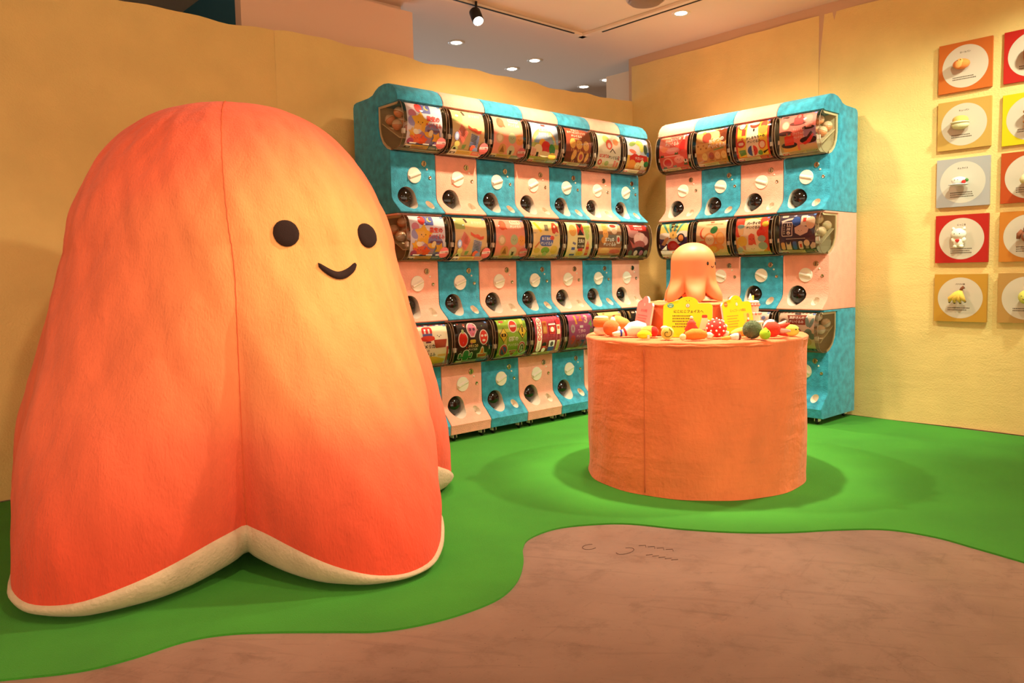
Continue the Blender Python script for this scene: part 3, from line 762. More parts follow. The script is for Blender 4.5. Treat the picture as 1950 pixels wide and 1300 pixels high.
def p_veg(a):
    a.rect(0, 0, 100, 126, '#DDD8DC'); a.ell(26, 26, 18, 7, '#A9C06A', -20).ell(58, 22, 16, 10, '#E6DC5C').ell(66, 34, 10, 16, '#F2E676').ell(84, 40, 9, 15, '#5E7058').ell(96, 54, 8, 7, '#4A78B0').ell(24, 50, 16, 6, '#E8785C', 10)
    a.rect(0, 62, 100, 42, '#EAB04C'); a.poly([(10, 66), (30, 56), (90, 60), (96, 76), (60, 80), (12, 84)], '#DA3A2E'); a.text('やさいの', 54, 69, 9, '#F2DCC4', maxw=50)
    a.ell(24, 90, 18, 16, '#F09A3C').ell(52, 92, 13, 12, '#F2D89C').ell(70, 82, 9, 9, '#F2E0A8').ell(80, 98, 12, 13, '#EFE6CC').ell(90, 84, 11, 9, '#3F8A4C').ell(50, 54, 9, 6, '#F4EFE0'); a.face(52, 90, 4)
    a.rect(0, 102, 100, 4, '#B8402E')
    return badge(foot(a, '#E2CFA0', '#8A4030', seed=20))
def p_side(a):
    a.rect(0, 0, 100, 126, '#F3D79A'); a.poly([(4, 12), (12, 8), (34, 34), (28, 40)], '#F2C83C').rect(44, 16, 14, 18, '#8A8468')
    a.poly([(70, 26), (74, 10), (84, 8), (92, 20), (96, 40), (86, 36), (80, 42), (72, 40)], '#E2502E').ell(82, 22, 4, 4, '#F6E0C8')
    for x, y in ((22, 6), (8, 40), (88, 46), (12, 104), (34, 103), (84, 102)): a.text('おかず', x, y, 4.5, '#7880B0', maxw=14)
    a.rr(24, 46, 50, 30, 12, '#5C6EB4'); a.text('お弁当の', 48, 55, 9, '#F4EEE4', maxw=36, bold=.05); nui(a, 50, 68, 10, '#F4EEE4', 44); a.ell(70, 53, 8, 6, '#E25A4C')
    a.ell(48, 88, 16, 10, '#8FBE4E').ell(48, 100, 8, 8, '#B8D08A').face(48, 92, 4); a.ell(80, 86, 14, 12, '#E8CE5A').ell(16, 88, 12, 8, '#DCC664').poly([(6, 78), (22, 62), (24, 66), (10, 82)], '#E08A5A')
    return badge(foot(a, '#E0C080', '#D8B070', seed=23))
def p_pens(a):
    a.rect(0, 0, 100, 126, '#F2DFA6'); a.ell(22, 30, 15, 17, '#EFAE5C').face(20, 30, 4, '#5A2A1A'); a.poly([(40, 8), (66, 8), (53, 26)], '#2E241E').poly([(40, 44), (66, 44), (53, 26)], '#2E241E').poly([(40, 8), (53, 26), (40, 44)], '#DA4630').poly([(66, 8), (53, 26), (66, 44)], '#DA4630')
    a.ell(80, 26, 12, 12, '#B9CC62').ell(80, 44, 8, 12, '#C6D67C').ell(70, 18, 5, 5, '#B9CC62').ell(90, 18, 5, 5, '#B9CC62').face(80, 28, 4)
    a.rr(40, 50, 30, 32, 2, '#5A4632'); a.text('文具の', 55, 60, 12, '#F2E6CC', maxw=24, bold=.04); nui(a, 55, 74, 7, '#F2E6CC', 24)
    a.rect(18, 78, 14, 8, '#5A64A8').rect(16, 86, 18, 8, '#EFE8D8').rect(15, 98, 20, 6, '#5A64A8').poly([(22, 62), (34, 66), (32, 72), (20, 68)], '#7A7898')
    a.ell(54, 96, 14, 10, '#F0CE54').face(54, 95, 4).poly([(44, 82), (64, 80), (64, 90), (46, 90)], '#DA4A34'); a.rect(76, 70, 13, 34, '#EE9A3C').poly([(76, 70), (89, 70), (82, 58)], '#EE8A7A').rect(76, 76, 13, 8, '#DA4A34').rect(76, 96, 13, 5, '#DA4A34')
    return badge(foot(a, '#E0CC90', '#C8BC80', seed=26))
def p_cafe(a):
    a.rect(0, 0, 100, 126, '#9C6440').rect(0, 0, 100, 30, '#D6B48C').rect(0, 40, 100, 18, '#7C7064')
    a.ell(28, 18, 12, 16, '#E8A85C').face(28, 14, 4).ell(28, 38, 12, 14, '#E8A252').face(28, 36, 4).ell(20, 56, 12, 10, '#E0944A'); a.ell(66, 16, 20, 14, '#F2E2C8').ell(66, 12, 14, 6, '#9A3A28'); a.ell(68, 30, 12, 8, '#E0B894')
    a.text('カフェの', 44, 54, 12, '#F6ECDC', maxw=40, bold=.05); nui(a, 46, 68, 12, '#F6ECDC', 54); a.rr(76, 42, 16, 24, 3, '#EAD8C0').ell(84, 54, 6, 8, '#D83E2C')
    a.rect(0, 78, 100, 22, '#E8A468').ell(28, 88, 22, 10, '#F0C078').ell(72, 90, 24, 7, '#E8744A'); a.lines(4, 96, 80, 1, 3, 1.6, '#8A4A2C', 6)
    return badge(foot(a, '#DCC890', '#54645C', seed=29))
def p_rice(a):
    a.rect(0, 0, 100, 126, '#6A3028').ell(20, 24, 30, 24, '#C08078'); a.poly([(8, 2), (92, 4), (88, 26), (14, 24)], '#C8322C'); a.text('お赤飯さんの', 52, 9, 7, '#F6ECE0', maxw=50, bold=.04); nui(a, 52, 19, 7, '#F6ECE0', 46)
    a.ell(54, 52, 30, 22, '#E8A49C').ell(40, 48, 14, 12, '#F0B8AC').ell(64, 44, 14, 12, '#F2C0B4').ell(80, 56, 12, 14, '#E8A8A0').ell(52, 68, 26, 12, '#B05A54').poly([(4, 54), (20, 64), (34, 78), (20, 78)], '#C05A50').ell(54, 84, 26, 10, '#3E2A28')
    for x, c in ((16, '#5C6A4A'), (40, '#F0D8C8'), (66, '#D88AA8'), (90, '#C8C4A4')): a.ell(x, 94, 9, 9, c); a.face(x, 94, 3)
    return badge(foot(a, '#D8CC98', '#3A4A44', seed=32))
def p_usa(a):
    a.rect(0, 0, 100, 126, '#F4E4C0'); a.rect(0, 0, 100, 6, '#5A5A9A')
    for k in range(6): a.rect(4+k*17, 1, 9, 4, '#D8483A' if k % 2 else '#F2EADC')
    a.rr(26, 8, 30, 22, 8, '#D8342A').rect(32, 14, 5, 12, '#F4E8D8').rect(44, 14, 5, 12, '#F4E8D8').rect(27, 26, 28, 8, '#5A6098').ell(41, 38, 22, 7, '#D8442E'); a.ell(76, 34, 16, 16, '#F2E6C8').face(74, 32, 5).poly([(58, 42), (96, 42), (92, 62), (62, 62)], '#B0442A')
    a.poly([(2, 22), (14, 24), (20, 44), (6, 46)], '#9AB49A').ell(8, 60, 10, 14, '#7A8A7C').rr(34, 45, 16, 4, 2, '#7A4A5A')
    a.text('アメリカ', 40, 57, 10, ND, maxw=40, bold=.03); a.text('の', 42, 68, 6, ND); nui(a, 42, 78, 10, ND, 42); a.rr(30, 86, 28, 4, 2, '#E0603C')
    a.ell(12, 98, 20, 18, '#C8302A').poly([(46, 82), (64, 84), (92, 92), (90, 104), (48, 106)], '#F0BE3E').rr(70, 78, 24, 6, 2, '#E8C070'); a.rect(0, 104, 100, 3, '#C83A2E').rect(95, 60, 5, 46, '#C83A2E')
    return badge(foot(a, '#C8C070', '#B84A3A', seed=35))
def p_mex(a):
    a.rect(0, 0, 100, 126, '#33221A')
    def outl(f): f('#EEE4D0', 2.2); 
    a.ell(46, 22, 16, 18, '#F0E2D0').poly([(34, 32), (58, 32), (52, 44), (40, 44)], '#F0E2D0').ell(46, 22, 13.5, 15.5, '#D87A92').poly([(36, 32), (56, 32), (50, 42), (42, 42)], '#D87A92').ell(40, 24, 3.4, 4, '#5A2440').ell(52, 24, 3.4, 4, '#5A2440')
    a.ell(16, 48, 15.5, 20, '#F0E2D0').ell(16, 48, 13, 17.5, '#DE3526').ell(16, 28, 4, 6, '#B4BE7C'); a.ell(82, 46, 14.5, 20, '#F0E2D0').ell(82, 46, 12, 17.5, '#DE3A2A').ell(77, 42, 4, 3, '#F4E4CC').ell(88, 42, 4, 3, '#F4E4CC').ell(82, 54, 5, 3, '#F4E4CC')
    a.rr(38, 50, 18, 9, 3, '#E8C24A'); a.text('メキシコの', 48, 66, 9, '#EFD288', maxw=32, bold=.05); nui(a, 48, 75, 7, '#F0DCC0', 28)
    a.rr(16, 74, 22, 34, 10, '#EDE4CE').rr(3, 82, 11, 18, 5, '#EDE4CE').rr(40, 82, 9, 18, 4, '#EDE4CE').rr(18, 76, 18, 30, 8, '#3C8A4A').rr(5, 84, 7, 14, 3, '#3C8A4A').rect(8, 92, 12, 5, '#3C8A4A').rr(42, 84, 5, 14, 2, '#3C8A4A').rect(34, 92, 10, 5, '#3C8A4A')
    a.poly([(62, 88), (70, 86), (74, 72), (78, 68), (82, 72), (86, 86), (96, 88), (94, 100), (66, 101)], '#EFE4D0').poly([(65, 90), (95, 90), (92, 98), (68, 99)], '#E2542E').poly([(73, 88), (76, 74), (80, 74), (84, 88)], '#F08A34')
    for k in range(14): a.ell(6+(k*37) % 90, 6+(k*53) % 96, 1.8, 2.4, ('#D8442E', '#D8607A', '#5A7A4A')[k % 3], n=8)
    a.text('¡Sí!', 24, 12, 8, '#D8603A', -80)
    return badge(foot(a, '#B4B060', '#2E5A3C', '#D8884A', 38))
def p_signs(a):
    a.rect(0, 0, 100, 126, '#98B83E'); a.rect(80, 0, 9, 40, '#D8D25C').rect(0, 30, 100, 9, '#D8D25C').rect(20, 30, 9, 96, '#D8D25C').rect(0, 94, 100, 8, '#D8D25C').rect(76, 66, 9, 60, '#D8D25C'); a.rr(8, 6, 16, 7, 3, '#D85A4A')
    a.ell(52, 24, 15, 18, '#F2E6D0').ell(52, 24, 12.5, 15.5, '#DC3A2C').rect(42, 21, 20, 6, '#F4EADC')
    for x, y in ((18, 46), (84, 40)): a.poly([(x-15, y), (x, y-20), (x+15, y), (x, y+20)], '#3A3020').poly([(x-13, y), (x, y-17.5), (x+13, y), (x, y+17.5)], '#F0CE3E')
    a.rr(10, 42, 16, 8, 2, '#3A2A1A').ell(18, 46, 2.6, 2.6, '#F0D050').rect(82, 28, 4, 14, '#3A2A1A').ell(84, 49, 2.5, 3, '#3A2A1A')
    a.text('標識の', 52, 58, 13, '#F0EAD0', maxw=34, bold=.05); nui(a, 52, 74, 9, '#F0EAD0', 36)
    a.ell(20, 88, 15, 18, '#F0E2D0').ell(20, 88, 13, 16, '#C83A34').ell(20, 88, 9.5, 12, '#4A5A9A').poly([(12, 80), (15, 78), (28, 96), (25, 98)], '#C83A34')
    a.poly([(38, 88), (68, 88), (53, 112)], '#F0E2D0').poly([(41, 90), (65, 90), (53, 108)], '#D23A34').text('STOP', 53, 94.5, 5, '#F4E8DC', maxw=15, bold=.03)
    a.ell(82, 84, 14, 18, '#F0E2D0').ell(82, 84, 12.5, 16, '#C83A34').ell(82, 84, 9.5, 12.5, '#EDE6DC'); a.poly([(77, 94), (77, 80), (80, 75), (85, 75), (88, 80), (88, 86), (85, 86), (85, 81), (83, 78.5), (81, 79), (80, 81), (80, 94)], '#3A3436').poly([(83, 86), (90, 86), (86.5, 92)], '#3A3436')
    a.lines(64, 116, 30, 1, 3, 2, '#4A5A2A', 9); a.rect(0, 104, 18, 14, '#C9B070'); return badge(a)
def p_snack(a):
    a.rect(0, 0, 100, 126, '#DE5266')
    for k in range(8): a.rect(0, 8+k*14, 100, 1, '#E8788A'); a.rect(8+k*12, 0, 1, 104, '#E8788A')
    a.rr(6, 8, 17, 94, 8, '#F2E0C4')
    for k, t in enumerate('昭和お菓子'): a.ell(14.5, 17+k*12, 6.4, 5.6, '#D8484A').text(t, 14.5, 17+k*12, 6.5, '#F4E6D0')
    for k, t in enumerate('ぬいぐるみ'): a.text(t, 14.5, 76+k*5, 4, '#4A2A1A')
    a.rr(28, 18, 16, 34, 2, '#E89A4A').rect(31, 22, 10, 8, '#D8543A').rect(31, 34, 10, 14, '#F0C070'); a.rr(52, 30, 22, 24, 3, '#D8443A').rect(50, 26, 26, 4, '#F2E4D0').ell(63, 42, 7, 7, '#F0DCC4'); a.ell(86, 22, 8, 8, '#DA2E2E').rect(80, 30, 13, 26, '#E8C49C').rect(82, 34, 9, 8, '#D8543A')
    a.rr(28, 76, 14, 12, 5, '#2E2420').rect(29, 86, 12, 8, '#D8443A').ell(35, 98, 7, 7, '#F0E4D0'); a.rr(52, 72, 22, 34, 2, '#E8E0D4').rect(52, 90, 22, 14, '#3C4C8C').ell(63, 82, 6, 7, '#5A4A4A').rr(82, 72, 11, 32, 2, '#D8B468').rect(84, 76, 7, 22, '#A89A58')
    return badge(foot(a, '#B8A858', '#C85A5A', seed=41))
def p_num(a):
    a.rect(0, 0, 100, 126, '#B0507C'); a.rect(0, 0, 100, 40, '#BC5A84')
    a.text('1', 30, 20, 28, '#F0B24A', -8, .045).text('2', 50, 14, 24, '#EE8440', 4, .045).text('3', 72, 20, 26, '#F0C0A8', 8, .045); a.text('4', 88, 34, 20, '#8AB05A', 6, .045); a.rr(44, 38, 14, 7, 1, '#F0D8D0')
    a.text('数字の', 52, 54, 11, '#F0B8B8', maxw=32, bold=.04); nui(a, 52, 68, 9, '#F0B8B8', 40)
    a.text('0', 16, 46, 26, '#C0A8A0', 0, .045).text('8', 92, 58, 22, '#6E7A50', 0, .045).text('9', 18, 78, 28, '#DC3E4C', 0, .045).text('5', 38, 92, 26, '#A8304C', 0, .045).text('7', 60, 92, 22, '#5A64A0', 0, .045).text('6', 82, 84, 24, '#7EA07A', 0, .045)
    return badge(foot(a, '#B4B45A', '#8A7A4A', seed=44))
def p_peach(a):
    a.rect(0, 0, 100, 126, '#F0C27C'); a.ell(24, 8, 5, 2.5, '#B06A3A').ell(68, 30, 15, 15, '#C05638').ell(62, 26, 6, 6, '#D87A54').ell(30, 44, 16, 14, '#EFD6A4').face(30, 44, 5); a.text('きのこの', 48, 66, 10, '#8A4A2C', maxw=44); nui(a, 48, 80, 10, '#8A4A2C', 50); a.ell(70, 96, 14, 8, '#D89A5A')
    return badge(foot(a, '#E0CC90', '#C8A060', seed=47))
def p_black(a):
    a.rect(0, 0, 100, 126, '#2A201A'); a.rr(4, 4, 8, 26, 2, '#A07A4A').rr(20, 8, 14, 6, 3, '#E8A890'); a.text('おでんの', 66, 14, 15, '#F2E8D8', maxw=56, bold=.06); nui(a, 66, 32, 12, '#F2E8D8', 54)
    for x, y, c in ((20, 62, '#B4884E'), (48, 66, '#E8DCC0'), (76, 62, '#C89A5C'), (34, 90, '#8A5A34'), (66, 92, '#E0C890')): a.ell(x, y, 13, 11, c); a.face(x, y, 4)
    return badge(foot(a, '#D8CC98', '#54443A', seed=50))
def p_mentai(a):
    a.rect(0, 0, 100, 126, '#DD5A4A'); a.ell(20, 26, 22, 28, '#EA8464'); a.text('めんたいこの', 48, 18, 10, '#F8E4D4', -4, .04, 56); nui(a, 46, 31, 13, '#F8E8D8', 48); a.poly([(72, 40), (84, 20), (94, 26), (92, 52), (74, 56)], '#E0342E').rect(84, 6, 6, 16, '#F2D8C8')
    a.ell(50, 52, 24, 9, '#E88A84').ell(50, 48, 20, 6, '#F0AAA0'); a.lines(6, 66, 84, 1, 3, 2, '#F6E0D0', 3)
    a.ell(28, 86, 18, 15, '#F0A890').ell(28, 86, 13, 11, '#D82E24').ell(70, 80, 18, 11, '#F0A090').face(70, 79, 5).ell(92, 86, 7, 6, '#F2EADC').ell(92, 84, 3, 4, '#2E241C')
    for x, y in ((10, 64), (62, 60), (14, 100), (50, 98), (90, 94)): a.poly([(x-7, y+4), (x-3, y-4), (x+1, y+1), (x+4, y-5), (x+7, y+4)], '#4A6A3C')
    return badge(foot(a, '#E8D0A0', '#D8403A', seed=53))
def p_sweets(a):
    a.rect(0, 0, 100, 126, '#D89C58').ell(30, 18, 34, 24, '#EFCE8C').ell(36, 30, 15, 16, '#C85A44').ell(26, 14, 6, 5, '#A8B058').ell(86, 14, 22, 14, '#8A4426').ell(66, 26, 12, 14, '#F2D89E').poly([(0, 46), (60, 44), (66, 60), (20, 74), (0, 72)], '#E8B466')
    for k in range(6): a.ell(8+k*9, 52+(k % 2)*8, 3, 3, '#B87438', n=8)
    a.ell(92, 34, 12, 14, '#7A3A22'); a.text('おやつの', 68, 40, 12, '#F8EEDC', -8, .03, 48); nui(a, 70, 56, 13, '#F8EEDC', 58); a.poly([(60, 66), (92, 62), (92, 66), (60, 70)], '#8FA860')
    for x, c in ((28, '#E8CC78'), (50, '#B45A3C'), (70, '#EFC890'), (90, '#F0D08A')): a.ell(x, 84, 9, 11, c); a.face(x, 83, 3); a.lines(x-8, 97, 16, 1, 3, 2, '#5A3420', int(x))
    a.ell(8, 86, 8, 12, '#D89A50')
    return badge(foot(a, '#E4CE8C', '#C8844A', seed=56))
def p_toys(a):
    a.rect(0, 0, 100, 126, '#E2442E').rect(5, 6, 90, 96, '#F4CF46').poly([(34, 6), (66, 6), (72, 102), (30, 102)], '#F6E6C8')
    a.ell(18, 14, 12, 11, '#7A4A3A').ell(18, 14, 9, 8.5, '#F0DCC4').rect(18, 24, 12, 18, '#D84A34').ell(56, 14, 15, 11, '#D8452F').ell(56, 10, 14, 6, '#EDE0C4').rect(52, 26, 5, 8, '#2E2622').ell(84, 16, 10, 11, '#DE5238').ell(82, 32, 13, 12, '#F0A04A')
    a.text('む', 22, 51, 8, '#D83A2A', bold=.06).text('かしおもちゃの', 60, 50, 8, ND, -3, .05, 58); nui(a, 56, 61, 8, ND, 40)
    a.ell(16, 64, 13, 10, '#DA4A38').rr(9, 60, 15, 8, 3, '#F0E2CC').poly([(8, 82), (28, 78), (30, 94), (12, 98)], '#6AA04A').rect(8, 74, 22, 7, '#F0D048')
    a.ell(50, 86, 15, 15, '#F0E4D0').ell(50, 86, 15, 15, '#4A5AA0', a0=100, a1=260).ell(50, 86, 15, 15, '#DA4430', a0=-80, a1=80).face(50, 85, 5).ell(80, 72, 11, 12, '#E0603A').ell(80, 72, 8, 9, '#F2DCC0').ell(72, 94, 7, 7, '#7AA458').poly([(80, 92), (96, 86), (96, 89), (82, 98)], '#4A3A20')
    return badge(foot(a, '#EAD69C', '#D8442E', seed=59))
def p_fashion(a):
    a.rect(0, 0, 100, 126, '#EC8074').rr(6, 6, 18, 7, 3, '#5A3A30'); a.rect(0, 58, 34, 66, '#C4B470').rect(8, 88, 40, 16, '#F0B85A').rect(66, 44, 34, 44, '#B48CA4').rect(54, 88, 46, 16, '#D8B890').ell(80, 46, 17, 5, '#4A2A24').ell(80, 22, 11, 12, '#EE9484').poly([(70, 34), (92, 34), (88, 46), (74, 46)], '#F09C8C')
    a.ell(50, 32, 22, 5, '#6A3028').rr(40, 14, 26, 20, 4, '#E03A36').ell(54, 12, 8, 10, '#E03A36').ell(54, 12, 4.5, 6, '#EC8074'); a.ell(18, 34, 11, 12, '#D8A88C').ell(18, 34, 8.5, 9, '#F2D0B4').ell(16, 54, 20, 6, '#5A2A24')
    a.text('ファッション', 54, 48, 7, '#F6DCCC', maxw=32).text('アイテムの', 54, 58, 7, '#F6DCCC', maxw=30); nui(a, 54, 68, 7, '#F6DCCC', 32)
    a.ell(26, 86, 22, 8, '#3A2420').rr(14, 62, 26, 24, 2, '#E4482F').rect(20, 54, 3, 12, '#E4482F').rect(32, 54, 3, 12, '#E4482F'); a.ell(80, 78, 24, 9, '#32221E').poly([(62, 84), (74, 80), (90, 60), (96, 66), (84, 84), (68, 90)], '#DE3E38').poly([(72, 74), (88, 56), (92, 62), (78, 76)], '#4A2A24')
    return badge(foot(a, '#E0C88C', '#C8B48C', seed=62))
def p_fish(a):
    a.rect(0, 0, 100, 126, '#F0D878')
    for k in range(8): a.poly([(50, 62), (k*25-50, -6), (k*25-38, -6)], '#5FA294')
    a.rect(0, 50, 100, 76, '#4A3068').ell(18, 44, 26, 10, '#F4EEE4').ell(86, 40, 24, 10, '#F4EEE4').ell(50, 62, 30, 10, '#F4EEE4').rr(36, 4, 14, 5, 2, ND); a.text('漁港の', 52, 16, 10, ND, maxw=26, bold=.05); nui(a, 50, 27, 7, ND, 28); a.ell(50, 42, 13, 12, '#E8C06A').text('0', 50, 42, 8, ND)
    a.ell(78, 52, 14, 14, '#32243C').ell(78, 52, 9, 10, '#E89A54').poly([(6, 70), (20, 52), (32, 46), (34, 54), (18, 74)], '#E8B07C').ell(48, 76, 20, 17, '#D8342A').ell(64, 80, 10, 9, '#D8342A').ell(50, 74, 12, 8, '#E0504A'); a.rr(72, 74, 16, 26, 4, '#4A9A50').ell(90, 80, 7, 8, '#C8D0B4')
    a.rect(0, 88, 100, 18, '#F0E4D0').poly([(2, 88), (26, 72), (24, 86), (40, 98), (28, 104), (6, 102)], '#DCD6C8').rr(42, 92, 30, 10, 3, '#E8854A'); a.face(16, 90, 3)
    return badge(foot(a, '#E4D6B0', '#D8C8A0', seed=65))
def p_orange(a):
    a.rect(0, 0, 100, 126, '#F0CFA2'); a.text('くだものかごのぬいぐるみ', 60, 17, 5, '#9A5A34', maxw=56).rr(44, 6, 14, 6, 3, '#C8604A')
    for k in range(60): a.ell(4+(k*29) % 94, 66+(k*17) % 38, .9, .9, '#D8A070', n=6)
    a.ell(26, 42, 13, 17, '#E8603C', 15).ell(32, 40, 13, 17, '#F6D8A8', 15).ell(64, 42, 16, 14, '#F2C48C').ell(60, 34, 13, 10, '#3E8A4A', -35).ell(46, 62, 20, 20, '#EFA060').ell(46, 62, 15, 15, '#F6DEB8').ell(80, 60, 15, 19, '#F0A85C').ell(82, 58, 11, 15, '#F4C078').ell(20, 78, 16, 14, '#EC8052').ell(56, 88, 24, 13, '#F0A04A', -15).ell(52, 90, 16, 9, '#F2C84E', -15).ell(80, 84, 12, 7, '#F2A86A', 20); a.face(46, 62, 4)
    return badge(foot(a, '#E8CFA0', '#E0C498', seed=68))
def p_party(a):
    a.rect(0, 0, 100, 126, '#F0B04A').ell(50, 62, 46, 56, '#F4E2C4').ell(8, 20, 18, 40, '#E4523A').ell(92, 16, 18, 30, '#E4523A').ell(96, 72, 10, 30, '#E4523A').ell(90, 26, 10, 8, '#E8CE4A'); a.text('パーティの', 54, 22, 10, ND, -3, .05, 42); nui(a, 54, 34, 9, ND, 42)
    a.poly([(6, 34), (26, 28), (24, 52), (12, 56)], '#F0C890').ell(16, 30, 11, 6, '#8FB4B0').poly([(38, 82), (40, 56), (48, 50), (58, 54), (62, 84), (54, 80), (48, 84)], '#EA6A50').face(50, 66, 5).ell(78, 50, 13, 12, '#DE4A3A').ell(78, 38, 5, 5, '#D8302A').ell(80, 66, 12, 9, '#A8BEB4').ell(20, 72, 15, 15, '#F0CE4A').poly([(18, 84), (28, 84), (30, 98), (24, 98)], '#E8A888').ell(50, 94, 22, 11, '#F6E8D4').face(50, 94, 4).ell(82, 86, 14, 11, '#A9C0AC').ell(10, 96, 9, 8, '#C4CCD0')
    return badge(foot(a, '#E0C070', '#C8C070', seed=71))
def p_trash(a):
    a.rect(0, 0, 100, 126, '#45344A').rr(6, 4, 18, 8, 3, '#E2CEBA')
    a.rr(8, 26, 30, 38, 3, '#F2E6DA').rr(10, 28, 26, 34, 2, '#45344A'); a.text('ゴミの', 28, 45, 12, '#F6ECE0', 90, .06, 30); a.text('ぬいぐるみ', 15, 45, 5, '#F6ECE0', 90, .02, 28); a.poly([(6, 22), (24, 16), (40, 14), (40, 20), (24, 22), (8, 27)], '#F2E6DA')
    a.ell(48, 24, 12, 13, '#3A62B8').rr(60, 8, 18, 30, 3, '#E8DCC8').rect(66, 16, 9, 11, '#D8402E').ell(88, 30, 13, 17, '#E8C4A4').poly([(44, 42), (60, 34), (84, 44), (80, 56), (60, 64), (46, 56)], '#DCC4B8'); a.face(60, 50, 4); a.lines(20, 70, 64, 1, 3, 2, '#E0CFC0', 3)
    a.rr(4, 80, 11, 22, 4, '#EBBE84').poly([(19, 78), (22, 86), (28, 86), (32, 78), (33, 102), (18, 102)], '#EAD8BE').rr(37, 78, 11, 24, 4, '#4A6AC0').rr(53, 78, 12, 24, 4, '#E8D0C4').rect(56, 86, 6, 10, '#D8402E').ell(76, 84, 8, 9, '#EBD2B4').rect(72, 92, 8, 8, '#B0A090').poly([(84, 92), (92, 82), (100, 84), (98, 98), (86, 102)], '#E4C8BC')
    return badge(foot(a, '#DCC68A', '#2E5448', seed=74))
def p_pastel(a):
    a.rect(0, 0, 100, 126, '#EBCDBE'); a.ell(60, 26, 14, 10, '#E88A6A').ell(84, 22, 6, 6, '#8A94C0').ell(84, 40, 5, 5, '#8A94C0').ell(40, 60, 20, 16, '#F2E4CC').face(40, 60, 5).poly([(60, 58), (88, 48), (92, 54), (66, 70)], '#9A8070').rr(50, 84, 36, 10, 4, '#C88A5A'); a.text('ケーキの', 36, 14, 9, '#B8543C', maxw=42); nui(a, 36, 32, 8, '#B8543C', 40)
    return badge(foot(a, '#E0CFA8', '#C8A88C', seed=77))
def p_balloon(a):
    a.rect(0, 0, 100, 126, '#E6CBB4')
    for k in range(10): a.poly([(2+k*10, 0), (7+k*10, 0), (5+k*10, 5), (k*10, 5)], '#B8483A' if k % 2 else '#6A5A54')
    a.rr(42, 3, 18, 7, 3, '#4A3A3C').poly([(22, 12), (78, 10), (74, 24), (76, 38), (26, 38), (28, 26)], '#96402C'); a.text('風船さんの', 50, 19, 9, '#F6EADA', maxw=42, bold=.04); nui(a, 50, 30, 8, '#F6EADA', 40)
    a.ell(14, 32, 10, 10, '#8A6A5C').poly([(6, 44), (22, 30), (26, 40), (12, 50)], '#D0503C').ell(42, 56, 14, 11, '#6A7868').ell(50, 57, 15, 12, '#C05A64').ell(80, 30, 5, 14, '#7A9488', -15).ell(92, 32, 5, 14, '#7A9488', 20).ell(84, 58, 10, 10, '#7A9488').ell(74, 64, 8, 9, '#7A9488', 30).ell(94, 68, 8, 9, '#7A9488', -30); a.face(84, 58, 3); a.ell(72, 84, 20, 13, '#D8B088').ell(30, 90, 18, 10, '#C8A49A')
    return badge(foot(a, '#C8BC9A', '#2E4A3C', seed=80))
LEFT = [[('star and apple', p_star), ('gingham lunch', p_check), ('pale pink charms', p_pink), ('rainbow picnic', p_rainbow), ('brown biscuit', p_biscuit), ('cream sketch', p_sketch), ('vegetable and red ribbon', p_veg)],
        [('star and apple', p_star), ('gingham lunch', p_check), ('pale pink charms', p_pink), ('blue-badged side dish', p_side), ('stationery', p_pens), ('coffee and cookie', p_cafe), ('dark red rice', p_rice)],
        [('red hat and egg', p_usa), ('black cactus and mask', p_mex), ('green road sign', p_signs), ('pink packaged snack', p_snack), ('purple number', p_num), ('tan peach', p_peach), ('black lettered', p_black)]]
RIGHT = [[('red bowl', p_mentai), ('golden sweets', p_sweets), ('yellow and red old toys', p_toys), ('salmon handbag and shoe', p_fashion)],
         [('striped seaside', p_fish), ('orange fruit', p_orange), ('party octopus', p_party), ('dark purple litter', p_trash)],
         [('party octopus', p_party), ('gingham lunch', p_check), ('pastel cake', p_pastel), ('balloon animal', p_balloon)]]
ART_ME = {}
def poster_mesh(fn, stk):
    key = (fn.__name__, stk)
    if key not in ART_ME:
        a = fn(Art(100, 126))
        if stk: sticker(a)
        o = a.build('poster', poster_map, None, 6); ART_ME[key] = o.data; bpy.data.objects.remove(o)
    return ART_ME[key]
def child(name, me, par, loc=None, rot=None):
    o = new_obj(name, me, par, loc)
    if rot: o.rotation_euler = rot
    return o
ROWN = ['top row', 'middle row', 'bottom row']
def capsule_geo():
    V, F = ball(.031, n=18, m=12); lo = [i for i, f in enumerate(F)]
    return V, F
def half(sgn):
    prof = [(max(.001, .0295*cos(t)), .0295*sin(t)) for t in [sgn*pi/2*k/7 for k in range(8)]]
    if sgn > 0: pass
    else: prof = prof
    V, F = lathe(prof if prof[0][1] < prof[-1][1] else prof[::-1], 18); return V, F
def plas(n, c): return mat(n, c, .12, spec=.6, coat=.3)
SH_TOP = fixn(mesh('clear_half', *half(1), plas('pale_clear_plastic', '#EFC9A0')))
SH_BOT = [fixn(mesh('coloured_half', *half(-1), plas('capsule_'+n, c))) for n, c in (('orange', '#EE9A66'), ('cream', '#E9D2A0'), ('white', '#E8DCC8'))]
def capsule(loc, rot, k, lab, grp):
    t = empty('capsule', loc, 0, lab, 'toy capsule', grp); t.rotation_euler = rot
    child('clear_half', SH_TOP, t); child('coloured_half', SH_BOT[k], t)
CAPS = [(.050, .150, -.084, 'back corner'), (.050, .084, -.122, 'front corner'), (.122, .150, -.084, 'second at the back'), (.122, .084, -.122, 'second at the front'), (.086, .118, -.044, 'topmost'), (.194, .150, -.084, 'deepest')]
nm = 0
